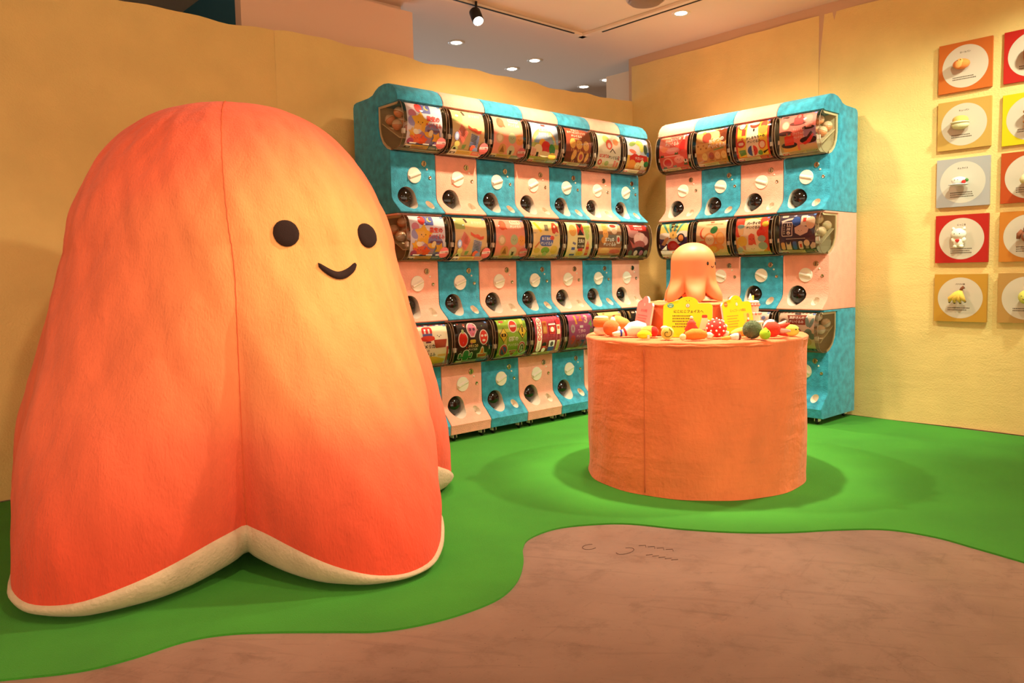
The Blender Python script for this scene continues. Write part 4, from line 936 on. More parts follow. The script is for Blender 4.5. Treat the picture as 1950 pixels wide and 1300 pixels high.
def machine(bank, row, col, base, rz):
    kind = ('top', 'mid', 'bot')[row]
    n = (LEFT if bank == 'left' else RIGHT)[row][col]
    blue = (col+row) % 2 == 0 if bank == 'left' else (col+row) % 2 == 1
    if bank == 'left' and row == 1: blue = col % 2 == 1
    ordn = ['first', 'second', 'third', 'fourth', 'fifth', 'sixth', 'seventh'][col]
    lab = f"{'blue' if blue else 'pink'} capsule machine with {n[0]} poster, {ordn} in {ROWN[row]}, {bank} bank"
    t = empty('capsule_machine', (0, 0, 0), rz, lab, 'capsule machine', f'capsule machines of the {bank} bank')
    off = .712-.0075 if row == 2 else .60
    t.location = (base[0], base[1], base[2]-off)
    def child(name, me, par, loc=None, rot=None):
        loc = loc or (0, 0, 0)
        if par is t: loc = (loc[0], loc[1], loc[2]+off)
        o = new_obj(name, me, par, loc)
        if rot: o.rotation_euler = rot
        return o
    b = child('body', BODY[kind], t); b.material_slots[0].link = 'OBJECT'; b.material_slots[0].material = BLUE if blue else PINK
    end = 'lo' if (bank == 'left' and col == 0) else 'hi' if (bank == 'right' and col == 3) else None
    child('bin', {None: BIN_IN, 'lo': BIN_LO, 'hi': BIN_HI}[end], t)
    if end: child('side_frame', FRAME_LO if end == 'lo' else FRAME_HI, t)
    child('bracket', BRK, t)
    child('bracket', BRK, t, (CW-.052, 0, 0))
    child('poster', poster_mesh(n[1], bank == 'left' and row < 2 and col < 3), t)
    child('dome', DOME_ME, t); child('dome_rim', RIM_ME, t)
    k = child('knob', KNOB, t, (.152, PANEL_D, -.386)); child('knob_grip', GRIP, k, (0, -.0052, 0), (0, radians(-18 if bank == 'left' else 20)+random.uniform(-.12, .12), 0))
    s = child('coin_slot', SLOT, t, (.218, PANEL_D, -.318)); child('slit', SLIT, s, (0, 0, 0), (0, radians(8), 0))
    child('button', BTN, t, (.240, PANEL_D, -.348)); child('lock', LOCK, t, (.260, PANEL_D, -.393))
    child('capsule_door', DOOR, t, (.098, PANEL_D+.040, -.512))
    if row == 2:
        for x in (.045, CW-.045):
            for d in (.045, .40):
                c = child('caster', FORK, t, (x, d, -.7035)); child('wheel', WHEEL, c)
    return t
ZR = [1.913, 1.3119, .7108]
LX0, LY0, RX0, RY0 = 2.351, 3.4917, 4.4880, 3.4133
for row in range(3):
    for col in range(7):
        machine('left', row, col, (LX0+.3035*col, LY0, ZR[row]), 0)
    for col in range(4):
        machine('right', row, col, (RX0, RY0-.3035*col, ZR[row]), -pi/2)
# toy capsules lying in the two open-sided end machines of every row
for row in range(3):
    for q, (x, d, z, wh) in enumerate(CAPS):
        j = lambda: random.uniform(-.5, .5)
        if row < 2: capsule((LX0+x, LY0+d, ZR[row]+z), (j(), j(), j()), 0 if row == 0 else (q % 2)*2, f'clear toy capsule, {wh}, in {ROWN[row]} end machine, left bank', f'capsules in the left bank {ROWN[row]} end machine')
        capsule((RX0+d, RY0-.3035*3-(CW-x), ZR[row]+z), (j(), j(), j()), row % 3 if row < 2 else 2, f'clear toy capsule, {wh}, in {ROWN[row]} end machine, right bank', f'capsules in the right bank {ROWN[row]} end machine')

# ------------------------------------------------------------------ picture panels on the right wall, each with a small plush
def soft(n, c, vary=.04): return mat('plush_'+n, c, .9, sheen=.2, bump=.35, bscale=220, vary=vary, vscale=12)
DARK = mat('dark_thread', '#24120C', .7)
def T(name, label, cat, loc, rz=0, group=None): return empty(name, loc, rz, label, cat, group)
def dots(par, pts, r=.0025, m=None):
    for p in pts: part('eye', xf(ball(r, n=8, m=6), p), m or DARK, par)
PZ = [[2.104, 1.776, 1.446, 1.121, .776], [2.102, 1.762, 1.445, 1.120, .778]]
PYC = [1.604, 1.270]
PC = [['#BC5C20', '#BC8E44', '#A49A96', '#AC1C12', '#BA822A'], ['#B21E14', '#CCB010', '#AE4214', '#BE6E22', '#B07E40']]
PT = [['ロールパン', 'キューバン', 'オムライス', 'にっこる', 'バナナの束'], ['こげぱん', 'ふたごパン', 'たこやき', 'こぐま', 'まめ']]
PN = [['orange', 'pale orange', 'pale grey', 'red', 'golden yellow'], ['scarlet', 'bright yellow', 'brick orange', 'mid orange', 'tan']]
PW = [['an orange bread roll', 'a sesame bun', 'a white omelette on a plate', 'a white cat holding a heart', 'a bunch of bananas'], ['a brown toast', 'two loaves', 'a cream dumpling', 'a brown cub', 'a yellow-green ball']]
XP = 4.968
for ci in range(2):
    for ri in range(5):
        z = PZ[ci][ri]
        t = T('picture_panel', f'{PN[ci][ri]} square panel behind {PW[ci][ri]} on the right wall', 'panel', (XP, PYC[ci], z-.139), -pi/2, 'square panels on the right wall')
        part('board', box(.278, .022, .278, .0015, (0, .011, .139)), mat('panel_'+PN[ci][ri].replace(' ', '_'), PC[ci][ri], .55), t, smooth=False)
        a = Art(100, 100); a.rect(0, 0, 100, 100, PC[ci][ri]).ell(50, 50, 43, 43, '#C8B29C' if ri != 2 or ci else '#C4B4A2', n=64)
        a.text(PT[ci][ri], 50, 21, 3.6, ND, maxw=26); a.lines(27 if ri != 3 else 30, 70, 46 if ri != 3 else 40, 2 if ri not in (2, 3) else 3, 4.2, 1.9, '#4A3424', 90+ri+7*ci)
        a.build('print', lambda x, y, o: Vector(((x-50)*.00278, -.0006-o, .139+(50-y)*.00278)), t)
def wall_toy(ci, ri, name, lab, cat, du=0, dz=0):
    return T(name, lab, cat, (XP-.002, PYC[ci]-du, PZ[ci][ri]+dz), -pi/2, 'small plush pieces on the panels')
# column 1
t = wall_toy(0, 0, 'bread_roll', 'small orange bread roll plush on the orange panel', 'plush', -.008, .008)
part('bun', xf(ball(.045, .032, .029), (0, -.033, 0)), soft('bun', '#EA8038'), t); part('flap', xf(ball(.020, .012, .028), (-.005, -.058, 0), (0, .5, 0)), soft('bun2', '#F0944A'), t)
dots(t, [(-.010, -.066, .014), (.006, -.067, .017)], .003)
t = wall_toy(0, 1, 'sesame_bun', 'small sesame bun plush on the pale orange panel', 'plush', -.006, .008)
part('top_bun', xf(ball(.042, .034, .030, p=.8), (0, -.036, .008)), soft('sesame', '#DFA852', .12), t); part('filling', xf(ball(.050, .042, .008), (0, -.042, -.002)), soft('cream', '#EFE2BC'), t); part('bottom_bun', xf(ball(.046, .036, .024), (0, -.037, -.016)), soft('pale', '#D8CC98'), t)
t = wall_toy(0, 2, 'omelette_plate', 'small white omelette plush lying on a plate on the pale grey panel', 'plush', -.006, 0)
part('omelette', xf(ball(.040, .034, .022), (0, -.038, .008)), soft('white', '#F0E6D2'), t); part('plate', xf(ball(.053, .044, .006), (0, -.045, -.016)), soft('plate', '#D6D4DE'), t)
part('tomato', xf(ball(.011), (.034, -.066, -.004)), soft('red', '#D22A1E'), t); part('parsley', xf(ball(.010), (.045, -.052, .006)), soft('green', '#4E7A3A'), t); dots(t, [(-.012, -.071, .010), (.004, -.072, .010)])
t = wall_toy(0, 3, 'white_cat', 'small white cat plush with a red heart on the red panel', 'plush', -.004, .006)
part('head', xf(ball(.040, .030, .032), (0, -.030, .022)), soft('white', '#F0E6D2'), t); part('body', xf(ball(.028, .024, .030), (0, -.024, -.026)), soft('white', '#F0E6D2'), t)
for s_ in (-1, 1):
    part('ear', xf(lathe([(.011, 0), (.007, .012), (.001, .018)], 12), (s_*.026, -.028, .045), (0, s_*.35, 0)), soft('white', '#F0E6D2'), t); part('arm', xf(ball(.012, .012, .016), (s_*.026, -.030, -.014), (0, s_*.5, 0)), soft('white', '#F0E6D2'), t); part('foot', xf(ball(.012, .014, .010), (s_*.016, -.032, -.050)), soft('white', '#F0E6D2'), t)
part('heart', join(xf(ball(.007), (-.004, -.052, -.016)), xf(ball(.007), (.005, -.052, -.016)), xf(ball(.007), (0, -.051, -.022))), soft('red', '#D22A1E'), t); dots(t, [(-.014, -.058, .022), (.014, -.058, .022)])
t = wall_toy(0, 4, 'banana_bunch', 'small yellow banana bunch plush with brown tips on the golden panel', 'plush', -.002, .010)
for k, (x, zz) in enumerate(((-.045, -.026), (-.018, -.030), (.012, -.030), (.038, -.022))):
    part('banana', tube([(.012, -.020, .030), (x*.3+.008, -.046, .012), (x*.8, -.044, -.012), (x, -.024, zz-.006)], [.010, .016, .014, .006], 10), soft('banana', '#F0BE52'), t); part('tip', xf(ball(.006), (x, -.024, zz-.008)), soft('brown', '#4A2A16'), t)
part('stalk', tube([(.010, -.022, .024), (.018, -.022, .046), (.030, -.022, .054)], [.009, .008, .010], 10), soft('brown2', '#7A4022'), t)
# column 2
t = wall_toy(1, 0, 'toast', 'small brown toast plush on the scarlet panel', 'plush', .000, -.004)
part('slice', xf(ball(.040, .026, .044, p=.6), (0, -.026, 0)), soft('toast', '#9A6A48'), t); part('jam', xf(ball(.026, .010, .026, p=.6), (0, -.050, .006)), soft('jam', '#8A2A1C'), t)
for k, dz in enumerate((.030, -.024)):
    t = wall_toy(1, 1, 'loaf', f"{('upper', 'lower')[k]} of two small yellow and brown loaf plush pieces on the bright yellow panel", 'plush', .012, dz)
    part('crust', xf(ball(.044, .030, .018), (0, -.030, 0)), soft('crust', '#B8763A'), t); part('top', xf(ball(.036, .026, .013), (0, -.036, .008)), soft('loaf_top', '#EEC458'), t)
t = wall_toy(1, 2, 'dumpling', 'small cream dumpling plush on the brick orange panel', 'plush', .006, -.010)
part('dumpling', xf(lathe([(.004, -.032), (.036, -.026), (.042, -.008), (.030, .014), (.010, .032), (.004, .044)], 20), (0, -.043, 0)), soft('dumpling', '#EAD9A4'), t)
t = wall_toy(1, 3, 'brown_cub', 'small brown cub plush with dangling arms on the mid orange panel', 'plush', .010, .004)
part('body', xf(ball(.034, .032, .034), (0, -.033, -.006)), soft('cub', '#9A5434', .1), t); part('head', xf(ball(.028, .026, .024), (.004, -.036, .032)), soft('cub', '#9A5434', .1), t); part('belly', xf(ball(.020, .010, .022), (.002, -.060, -.006)), soft('belly', '#8A7868'), t)
for s_ in (-1, 1): part('arm', tube([(s_*.026, -.036, .024), (s_*.044, -.036, .006), (s_*.048, -.032, -.018)], [.014, .013, .010], 10), soft('cub', '#A45C38', .1), t)
t = wall_toy(1, 4, 'smiling_pea', 'small yellow-green smiling ball plush on the tan panel', 'plush', .014, .008)
part('ball', xf(ball(.044, .036, .040), (0, -.036, 0)), soft('pea', '#DCD162'), t); dots(t, [(-.020, -.066, .006), (.014, -.068, .006)])
part('mouth', tube([(-.014, -.070, -.010), (-.004, -.072, -.016), (.008, -.071, -.011)], .0014, 6), DARK, t)

# ------------------------------------------------------------------ round display table
TC = (3.095, 2.1525); TZ = .672
tab = T('display_table', 'round drum table covered in orange fur with a seam down its side', 'table', (*TC, 0))
def drum(R, H, seed, n=160, rf=.022, wr=.007, flare=.006):
    Rr = random.Random(seed); V, F = [], []; ph = [Rr.uniform(0, 6.3) for _ in range(6)]
    prof = [(R+flare*0, .0)]+[(R, H*k/26) for k in range(1, 25)]+[(R+.004, H-rf*.6), (R+.005, H-rf*.25), (R-rf*.25, H-.001), (R-rf, H+.002), (R*.9, H), (R*.5, H), (.02, H)]
    for i, (r, z) in enumerate(prof):
        for k in range(n):
            a = 2*pi*k/n; t = z/H; w = 0
            if i <= 27:
                w = wr*(sin(3*a+ph[0]+2*t)*.6+.5*sin(9*a+ph[1]+5*t)*(.3+t*.4)+.35*sin(19*a-7*t+ph[2])+.6*sin(5*a-11*t+ph[3])*max(0, .7-t))*min(1, t/.12)
                w += .004*math.exp(-(t/.03)**2)*(1+sin(13*a+ph[4]))*.6
            V.append(((r+w)*cos(a), (r+w)*sin(a), z+(.0015*sin(11*a+ph[5]) if i > 24 and i < 29 else 0)))
    for i in range(len(prof)-1):
        for k in range(n): a, b = i*n+k, i*n+(k+1) % n; F.append((a, b, b+n, a+n))
    F.append(tuple(range((len(prof)-1)*n, len(prof)*n))); return V, F
V, F = drum(.505, TZ-.007, 5)
part('fur_cover', xf((V, F), (0, 0, .007)), ORFUR, tab)
sa = radians(191)
part('seam', tube([(.508*cos(sa), .508*sin(sa), .02+.62*k/20) for k in range(21)], .0024, 6), mat('seam_brown', '#C8653A', .9), tab)
part('top_piping', tube([(.506*cos(2*pi*k/120), .506*sin(2*pi*k/120), TZ-.016+.0015*sin(k*1.7)) for k in range(121)], .006, 6), ORFUR, tab)
ris = T('display_riser', 'smaller round orange fur riser standing in the middle of the drum table', 'riser', (*TC, TZ+.002))
part('fur_cover', drum(.222, .148, 9, 96, .02, .002), ORFUR, ris)
RZ = TZ+.150
# octopus figure
FIGM = mat('orange_vinyl', '#F08C58', .5, spec=.4, vary=.0)
fig = T('octopus_figure', 'smooth glossy orange vinyl octopus figure with tiny face standing on the fur riser', 'figure', (3.068, 2.135, RZ+.002))
n_, V, F = 160, [], []
FH = .276
def fig_geo():
    def sm(x): x = max(0, min(1, x)); return x*x*(3-2*x)
    V, F = [], []; NL, A0 = 6, radians(222)
    lob = [(.5+.5*cos(NL*(2*pi*k/n_-A0)))**.5 for k in range(n_)]
    rows_ = []
    for k in range(22):
        th = pi/2*k/21; rows_.append(('d', max(.0006, .102*sin(th)**.95), .185+(FH-.185)*cos(th)))
    for q in [i/34 for i in range(1, 35)]: rows_.append(('l', q, 0))
    for t, a_, b_ in rows_:
        for k in range(n_):
            a = 2*pi*k/n_; l = lob[k]
            if t == 'd': rr, zz = a_, b_
            else:
                zb = .004+.046*(1-l)**1.1; zz = .185+(zb-.185)*a_
                w = sm((a_-.30)/.70)**1.25; T_ = .098+.044*l
                rr = (.102+.003*a_)*(1-w)+T_*w-.008*(1-l)*sm((a_-.62)/.38)+.004*l*sin(pi*sm((a_-.55)/.45))
            V.append((rr*cos(a), rr*sin(a), zz))
    for sc_, dz in ((.985, -.003), (.90, -.001), (.55, .02), (.05, .05)):
        for k in range(n_):
            a = 2*pi*k/n_; l = lob[k]; zb = .004+.046*(1-l)**1.1; T_ = (.098+.044*l-.010*(1-l))*sc_
            V.append((T_*cos(a), T_*sin(a), max(.0012, zb+dz)))
    m = len(rows_)+4
    for i in range(m-1):
        for k in range(n_): a, b = i*n_+k, i*n_+(k+1) % n_; F.append((a, b, b+n_, a+n_))
    F.append(tuple(range((m-1)*n_, m*n_))); F.append(tuple(range(n_)))
    return V, F
V, F = fig_geo()
part('body', (V, F), FIGM, fig)
fa = radians(274)
for s_ in (-1, 1):
    a = fa+s_*.33; part('eye', xf(ball(.0035, .0058, .0088, n=12, m=8), (.1025*cos(a), .1025*sin(a), .176), (0, 0, a)), BLACKG, fig)
part('mouth', tube([(.1032*cos(fa+x), .1032*sin(fa+x), .164-.006*(1-(x/.11)**2)) for x in (-.11, -.07, -.03, 0, .03, .07, .11)], .0019, 6), BLACKG, fig)

# explanatory signs leaning on the riser
def sign(lab, ang, w, h, face_c, edge_c, artfn, dist=.262, lean=10):
    a = radians(ang); x, y = TC[0]+dist*cos(a), TC[1]+dist*sin(a)
    t = T('sign_board', lab, 'sign', (x, y, TZ+.002), a+pi/2, 'sign boards leaning on the riser')
    t.rotation_euler = (radians(-lean), 0, a+pi/2)
    out = [(-w/2, 0), (w/2, 0), (w/2, h-.012), (w/2-.012, h)]
    tw = .046
    for k in range(13): b = pi*k/12; out.append((tw*cos(b)+.0, h+.030*sin(b)))
    out += [(-w/2+.012, h), (-w/2, h-.012)]
    part('foam_board', prism(out, .008), mat('foam_'+edge_c, '#F4E8D4', .7), t, smooth=False)
    A = Art(w*1000, (h+.032)*1000); H = (h+.032)*1000
    A.poly([((p+w/2)*1000, H-q*1000) for p, q in out], face_c); artfn(A, w*1000, H)
    A.build('print', lambda px, py, o: Vector((px/1000-w/2, -.0006-o, (H-py)/1000)), t)
    return t
def art_y2(a, w, H):
    cx = w/2; a.ell(cx-6, 20, 1.6, 2, ND).ell(cx+6, 20, 1.6, 2, ND).rect(cx-2, 25, 4, 1.2, ND)
    for k in range(-3, 4): a.rect(cx+k*6-.6, 7+abs(k)*1.4, 1.2, 4, '#A8982E')
    a.ell(cx, 42, 9, 9, ND).ell(cx, 42, 7.8, 7.8, '#F6EEDC').text('2', cx, 42, 8, ND, bold=.04)
    a.ell(32, 42, 15, 11, '#58A88C').text('かいはつ', 32, 38, 5, '#F0F0DC', maxw=22).text('秘話', 32, 46, 5, '#F0F0DC')
    a.text('にこにこフェイスへ', cx+4, 68, 13, ND, bold=.03, maxw=142)
    for k in range(5): a.lines(cx-66+(12 if k == 3 else 0), 86+k*12, 104-(26 if k == 3 else 0), 1, 9, 5.4, '#5A4A20', 200+k)
    a.rr(w-46, 84, 24, 14, 5, '#DE4632').poly([(w-46, 98), (w-22, 98), (w-10, 140), (w-56, 140)], '#F0E4A8').rr(w-58, 138, 50, 26, 8, '#F0E4A8')
def art_y1(a, w, H):
    cx = w/2; a.ell(cx-6, 20, 1.6, 2, ND).ell(cx+6, 20, 1.6, 2, ND); a.ell(cx, 42, 9, 9, '#C88A2A').ell(cx, 42, 7.8, 7.8, '#F6EEDC').text('1', cx, 42, 8, '#C8743A', bold=.04)
    a.ell(30, 40, 14, 12, '#E2742E').text('はじまり', 30, 40, 5, '#F6E6C8', maxw=22); a.text('にっこりーノの原点', cx+4, 70, 13, '#C8743A', bold=.02, maxw=150)
    for k in range(5): a.lines(26, 92+k*12, 92, 1, 9, 4, '#C8843A', 220+k)
    a.rect(w-70, 84, 58, 84, '#EFC84A').ell(w-38, 98, 10, 11, '#E88A4A').poly([(w-62, 168), (w-56, 124), (w-40, 108), (w-26, 130), (w-22, 168)], '#DC3E2A').ell(w-40, 112, 7, 6, '#F4EEE0')
def art_p(a, w, H):
    cx = w/2; a.ell(cx, 42, 9, 9, '#C85A5A').ell(cx, 42, 7.8, 7.8, '#F6D8CC').text('3', cx, 42, 8, '#C85A5A'); a.text('おうちの仲間', cx, 70, 15, '#CC5A5E', maxw=150, bold=.02)
    for k in range(5): a.lines(30, 92+k*13, 150, 1, 9, 5, '#C86468', 240+k)
    a.rect(w-70, 150, 50, 18, '#F6DCC4')
sign('bright yellow sign board with Japanese heading and number 2 facing the camera', 209, .216, .152, '#F3DF20', 'yellow', art_y2)
sign('yellow sign board numbered 1 with orange heading turned towards the right', 268, .226, .152, '#F5D41E', 'gold', art_y1)
sign('pink sign board turned away at the left side of the riser', 146, .226, .152, '#EE9088', 'pink', art_p)

# ------------------------------------------------------------------ small plush toys round the edge of the table top
Z0 = TZ+.003
G = 'small plush toys on the drum table'
def toy(name, lab, x, y, rz=0): return T(name, lab, 'plush', (x, y, Z0), radians(rz), G)
VIEW = -35   # rough bearing of the table's front tangent (deg)
t = toy('toast_block', 'orange-brown loaf plush with a cream top at the far left of the drum table', 2.745, 2.425, VIEW)
part('base', xf(ball(.036, .034, .022, p=.7), (0, 0, .022)), soft('white', '#F0E6D2'), t); part('loaf', xf(ball(.040, .038, .024, p=.55), (0, 0, .058)), soft('caramel', '#D2843C'), t); part('cream_top', xf(ball(.034, .032, .010, p=.7), (0, 0, .080)), soft('cream2', '#F0DCA0'), t)
t = toy('drumstick', 'round brown meat plush with a white bone at the left of the drum table', 2.712, 2.335, VIEW)
part('meat', xf(ball(.037, .035, .036), (0, 0, .036)), soft('meat', '#C86E30', .1), t); part('bone', xf(ball(.009, .009, .016), (.026, -.022, .028), (0, .3, 0)), soft('white', '#F0E6D2'), t); part('knuckle', xf(ball(.010), (.040, -.020, .018)), soft('white', '#F0E6D2'), t)
t = toy('bread_cone', 'tan horn-shaped bread plush with a cream filling behind the bowling pin', 2.855, 2.395, VIEW)
part('horn', tube([(-.035, 0, .052), (-.015, 0, .048), (.02, 0, .040), (.06, 0, .022)], [.036, .038, .030, .012], 16), soft('horn', '#DA9448', .1), t); part('filling', xf(ball(.014, .026, .030), (-.042, -.002, .052)), soft('cream', '#EFE2BC'), t)
t = toy('bowling_pin', 'white bowling pin plush with blue and red stripes lying on the drum table', 2.728, 2.245, VIEW)
pp = [(-.075, 0, .016), (-.050, 0, .017), (-.035, 0, .018), (-.02, 0, .022), (.01, 0, .034), (.04, 0, .037), (.065, 0, .032), (.078, 0, .018)]
part('pin', tube(pp, [.006, .012, .014, .017, .032, .036, .031, .012], 18), soft('pin_white', '#F0E4D6'), t)
part('blue_stripe', tube([(-.042, 0, .0175), (-.034, 0, .018)], [.0150, .0160], 18), soft('stripe_blue', '#2C3A8C'), t); part('red_stripe', tube([(-.024, 0, .021), (-.016, 0, .0235)], [.0180, .0215], 18), soft('stripe_red', '#B8352A'), t)
t = toy('lemon', 'bright yellow lemon plush with a white tag on the drum table edge', 2.672, 2.112, VIEW)
part('lemon', tube([(-.033, 0, .016), (-.026, 0, .018), (-.012, 0, .020), (.008, 0, .020), (.024, 0, .018), (.033, 0, .016)], [.003, .012, .019, .019, .013, .003], 16), soft('lemon', '#EEDC18'), t); part('tag', box(.011, .002, .014, .0005, (.012, -.020, .012)), WHITE, t, smooth=False)
t = toy('sushi_roll', 'orange plush with a red patch beside the yellow roll', 2.758, 2.152, VIEW)
part('body', xf(ball(.042, .028, .026), (0, 0, .026)), soft('amber', '#E8A848'), t); part('patch', xf(ball(.020, .018, .024), (.016, -.015, .026)), soft('red', '#DC3024'), t); part('string', tube([(-.01, -.026, .004), (.02, -.034, .003), (.05, -.030, .004)], .002, 6), soft('pale_pink', '#EEC0A0'), t)
t = toy('rolled_omelette', 'yellow-green rolled plush with a dark spiral end facing the camera', 2.716, 2.022, -55)
part('roll', xf(lathe([(.020, -.024), (.027, -.020), (.027, .020), (.020, .024)], 22), (0, 0, .028), RX), soft('roll', '#E4D870', .1), t)
part('frill', xf(ball(.016, .012, .010), (-.012, -.004, .050)), soft('white', '#F0E6D2'), t)
sp_ = [(.003*k**.9*cos(k*.75), -.0245, .028+.003*k**.9*sin(k*.75)) for k in range(1, 11)]
part('spiral', tube(sp_, .0018, 6), soft('olive', '#6A6A22'), t); part('end_face', xf(lathe([(.021, 0), (.020, .002)], 20), (0, -.0225, .028), RX), soft('khaki', '#C9BC50'), t)
t = toy('red_tree', 'small coral red tree-shaped plush standing before the yellow sign', 2.822, 1.972, VIEW)
part('tree', lathe([(.022, .002), (.027, .010), (.018, .024), (.022, .027), (.012, .042), (.014, .045), (.003, .060)], 18), soft('coral', '#E8503C'), t); part('star', xf(ball(.005), (0, 0, .062)), soft('cream', '#EFE2BC'), t); part('arm', xf(ball(.014, .006, .006), (.030, 0, .020), (0, -.3, 0)), soft('coral', '#E8503C'), t)
t = toy('carrot', 'orange carrot plush with a cream tip lying at the table front', 2.756, 1.905, VIEW)
part('carrot', tube([(-.040, 0, .016), (-.034, 0, .018), (-.012, 0, .021), (.015, 0, .021), (.034, 0, .018), (.042, 0, .016)], [.006, .014, .021, .020, .014, .006], 18), soft('carrot', '#E88428'), t); part('tag_end', xf(ball(.012, .010, .012), (-.050, -.006, .013)), soft('cream2', '#F0DCA0'), t); part('leaf', xf(ball(.014, .010, .012), (.050, 0, .016)), soft('white', '#F0E6D2'), t)
t = toy('toadstool', 'red toadstool plush with white spots and stalk lying on its side', 2.895, 1.893, VIEW)
cap = xf(lathe([(.008, 0), (.033, .002), (.036, .012), (.028, .028), (.012, .037), (.002, .039)], 24), (-.002, .004, .027), (radians(48), radians(-8), 0))
part('cap', cap, soft('cap_red', '#CC2E20'), t); part('stalk', tube([(.004, .004, .024), (.022, -.006, .016), (.036, -.014, .012)], [.011, .010, .0115], 12), soft('white', '#F0E6D2'), t)
mm = M4((-.002, .004, .027), (radians(48), radians(-8), 0)); rr_ = random.Random(4)
for k in range(22):
    th = math.acos(1-.97*(k+.5)/22); ph_ = k*2.39996; q = mm @ Vector((.0362*sin(th)*cos(ph_), .0362*sin(th)*sin(ph_), .012+.027*cos(th)))
    part('spot', xf(ball(.0037, n=8, m=6), q), soft('white', '#F0E6D2'), t)
t = toy('small_white_bun', 'tiny white fluffy plush between the red tree and the toadstool', 2.850, 1.940, VIEW)
part('bun', xf(ball(.016, .012, .010), (0, 0, .010)), soft('white', '#F0E6D2', .1), t); part('pleat', xf(ball(.006), (0, 0, .021)), soft('white', '#F0E6D2'), t)
t = toy('paintbrush', 'small paintbrush plush with white ferrule and brown bristles at the table front', 2.836, 1.772, VIEW-8)
part('handle', tube([(-.052, 0, .008), (-.030, 0, .010), (-.012, 0, .012)], [.005, .009, .008], 12), soft('handle', '#D8A640'), t); part('ferrule', tube([(-.014, 0, .013), (.006, 0, .016), (.018, 0, .016)], [.010, .015, .015], 14), soft('white', '#F0E6D2'), t); part('bristles', tube([(.018, 0, .016), (.026, 0, .016), (.030, 0, .016)], [.015, .015, .006], 14), soft('bristle', '#7A3A20'), t)
t = toy('banana', 'yellow banana plush lying beside the furry green kiwi', 2.977, 1.812, VIEW)
part('banana', tube([(-.055, 0, .012), (-.046, .004, .016), (-.022, .010, .022), (.010, .012, .026), (.040, .006, .028), (.058, 0, .028)], [.006, .014, .019, .021, .018, .010], 16), soft('banana', '#F0C83C'), t); part('tip', xf(ball(.007), (-.059, -.001, .012)), soft('brown', '#5A3216'), t)
t = toy('furry_kiwi', 'dark green furry ball plush on the right of the drum table', 2.936, 1.746, VIEW)
def hairy(r, c):
    V, F = ball(r, n=40, m=26); R = random.Random(2); V = [Vector(v)*(1+R.uniform(-.05, .05)) for v in V]
    H = []; HF = []
    for k in range(2600):
        d = Vector((R.gauss(0, 1), R.gauss(0, 1), R.gauss(0, 1))).normalized(); s = d.orthogonal().normalized()*.0008; a = d*r*.98; tip = d*(r*1.10)+Vector((R.uniform(-1, 1), R.uniform(-1, 1), R.uniform(-1, 1)))*.002
        b = len(H); H += [a-s, a+s, tip]; HF.append((b, b+1, b+2))
    return (V, F), (H, HF)
(bV, bF), (hV, hF) = hairy(.033, 0)
KIWI = soft('kiwi', '#66704A', .25)
part('ball', xf((bV, bF), (0, 0, .035)), KIWI, t); h_ = part('pile', xf((hV, hF), (0, 0, .035)), KIWI, t, smooth=False); h_['kind'] = 'stuff'
t = toy('lime_drop', 'small bright lime green drop plush leaning on the dark furry ball', 2.932, 1.684, VIEW)
part('drop', xf(ball(.021, .020, .021), (0, 0, .021)), soft('lime', '#B0D824'), t); part('tip', xf(lathe([(.010, 0), (.005, .006), (.001, .009)], 12), (.002, 0, .038)), soft('lime', '#B0D824'), t); dots(t, [(.006, -.016, .034)], .0025)
t = toy('football', 'white football plush with black patches behind the red flower', 3.112, 1.760, VIEW)
part('ball', xf(ball(.032, n=24, m=16), (0, 0, .042)), soft('white', '#F2EADA'), t)
for d in ((.5, -.5, .7), (-.6, -.7, .3), (.2, -.9, -.2), (.95, .1, .2), (-.2, .3, .93)):
    v = Vector(d).normalized(); q = Vector((0, 0, .042))+v*.0295; part('patch', xf(lathe([(.010, -.001), (.010, .002), (.006, .0036)], 5), q, v.to_track_quat('Z', 'Y').to_euler()), BLACK, t)
part('stand', lathe([(.016, 0), (.016, .006), (.012, .013)], 16), soft('white', '#F2EADA'), t)
t = toy('red_squid', 'red and pale pink flower-like plush with spread tips near the right end', 3.036, 1.698, VIEW)
part('body', tube([(-.032, 0, .026), (-.020, 0, .030), (0, 0, .030), (.014, 0, .030)], [.016, .026, .026, .018], 16), soft('squid_red', '#E23E22', .1), t)
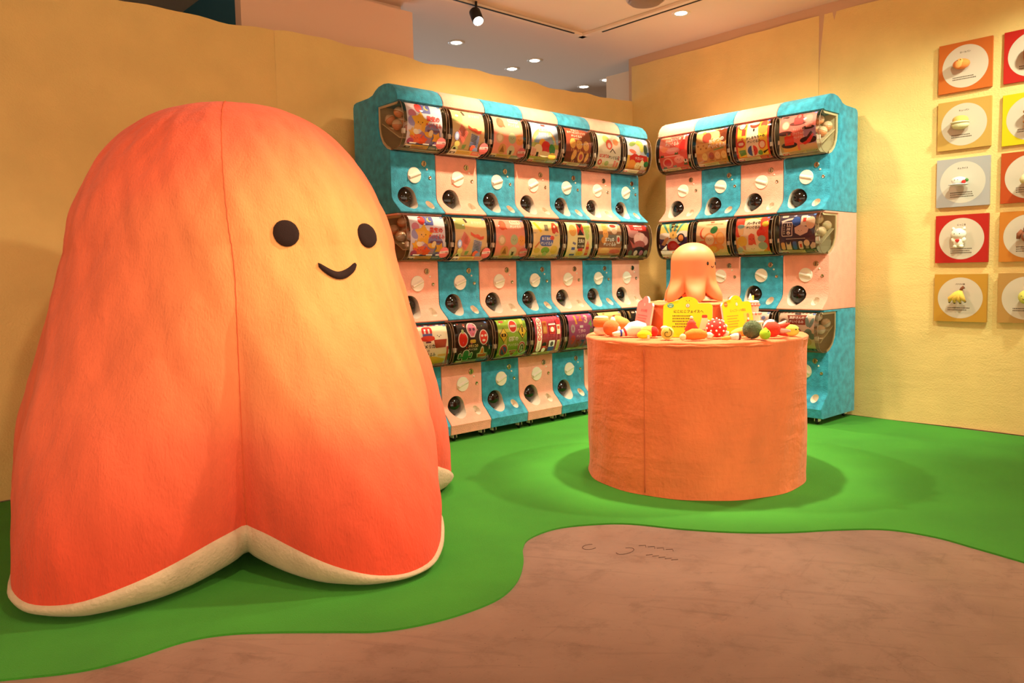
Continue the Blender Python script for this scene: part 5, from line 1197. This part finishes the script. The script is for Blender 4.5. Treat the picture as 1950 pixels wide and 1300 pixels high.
for k in range(6):
    a = 2*pi*k/6+.3; part('petal', tube([(.006, .006*cos(a), .030+.006*sin(a)), (.024, .016*cos(a), .030+.014*sin(a)), (.044, .028*cos(a), max(.006, .032+.026*sin(a)))], [.012, .010, .003], 8), soft('squid_pink', '#EFB8A0') if k % 2 else soft('squid_red', '#E23E22', .1), t)
t = toy('yellow_seal', 'plump yellow plush with dot eyes at the right end of the drum table', 3.136, 1.682, VIEW)
part('body', xf(ball(.040, .028, .026, p=.85), (0, 0, .026)), soft('seal', '#F0D654'), t); dots(t, [(.014, -.027, .032), (.032, -.016, .032)], .003)
t = toy('tiered_cake', 'tall white tiered cake with pink frills and candle on the right of the riser', 3.302, 1.960, VIEW)
zc = 0
for k, (r, h) in enumerate(((.042, .050), (.034, .042), (.026, .040))):
    part('tier', xf(lathe([(r*.95, 0), (r, .006), (r, h-.008), (r*.92, h)], 28), (0, 0, zc)), soft('icing', '#F4E6CC'), t)
    V, F = join(*[xf(ball(.0075, n=10, m=6), (r*cos(2*pi*q/12), r*sin(2*pi*q/12), zc+h-.006)) for q in range(12)]); part('frill', (V, F), soft('frill_pink', '#EE9A8C') if k else soft('frill_white', '#F4E8D4'), t); zc += h
part('top_frill', xf(lathe([(.022, 0), (.029, .004), (.029, .010), (.020, .015)], 24), (0, 0, zc)), soft('icing', '#F4E6CC'), t); zc += .013
part('candle', lathe([(.0045, zc), (.0045, zc+.024), (.003, zc+.026)], 10), soft('candle', '#F0C84A'), t); part('decoration', xf(lathe([(.008, 0), (.010, .010), (.004, .026), (.001, .034)], 12), (-.012, .002, zc)), soft('icing', '#F4E6CC'), t)
for o_ in COL.objects:
    k_ = {'carrot': 1.18, 'toadstool': 1.25, 'red_tree': 1.45, 'red_squid': 1.25, 'furry_kiwi': 1.15, 'lime_drop': 1.1, 'small_white_bun': .7, 'drumstick': 1.05}.get(o_.name) if o_.parent is None else None
    if k_: o_.scale = (k_,)*3
part('label_patch', box(.018, .004, .012, .001, (-.006, -.043, .018)), soft('lilac', '#B08AB0'), t, smooth=False)
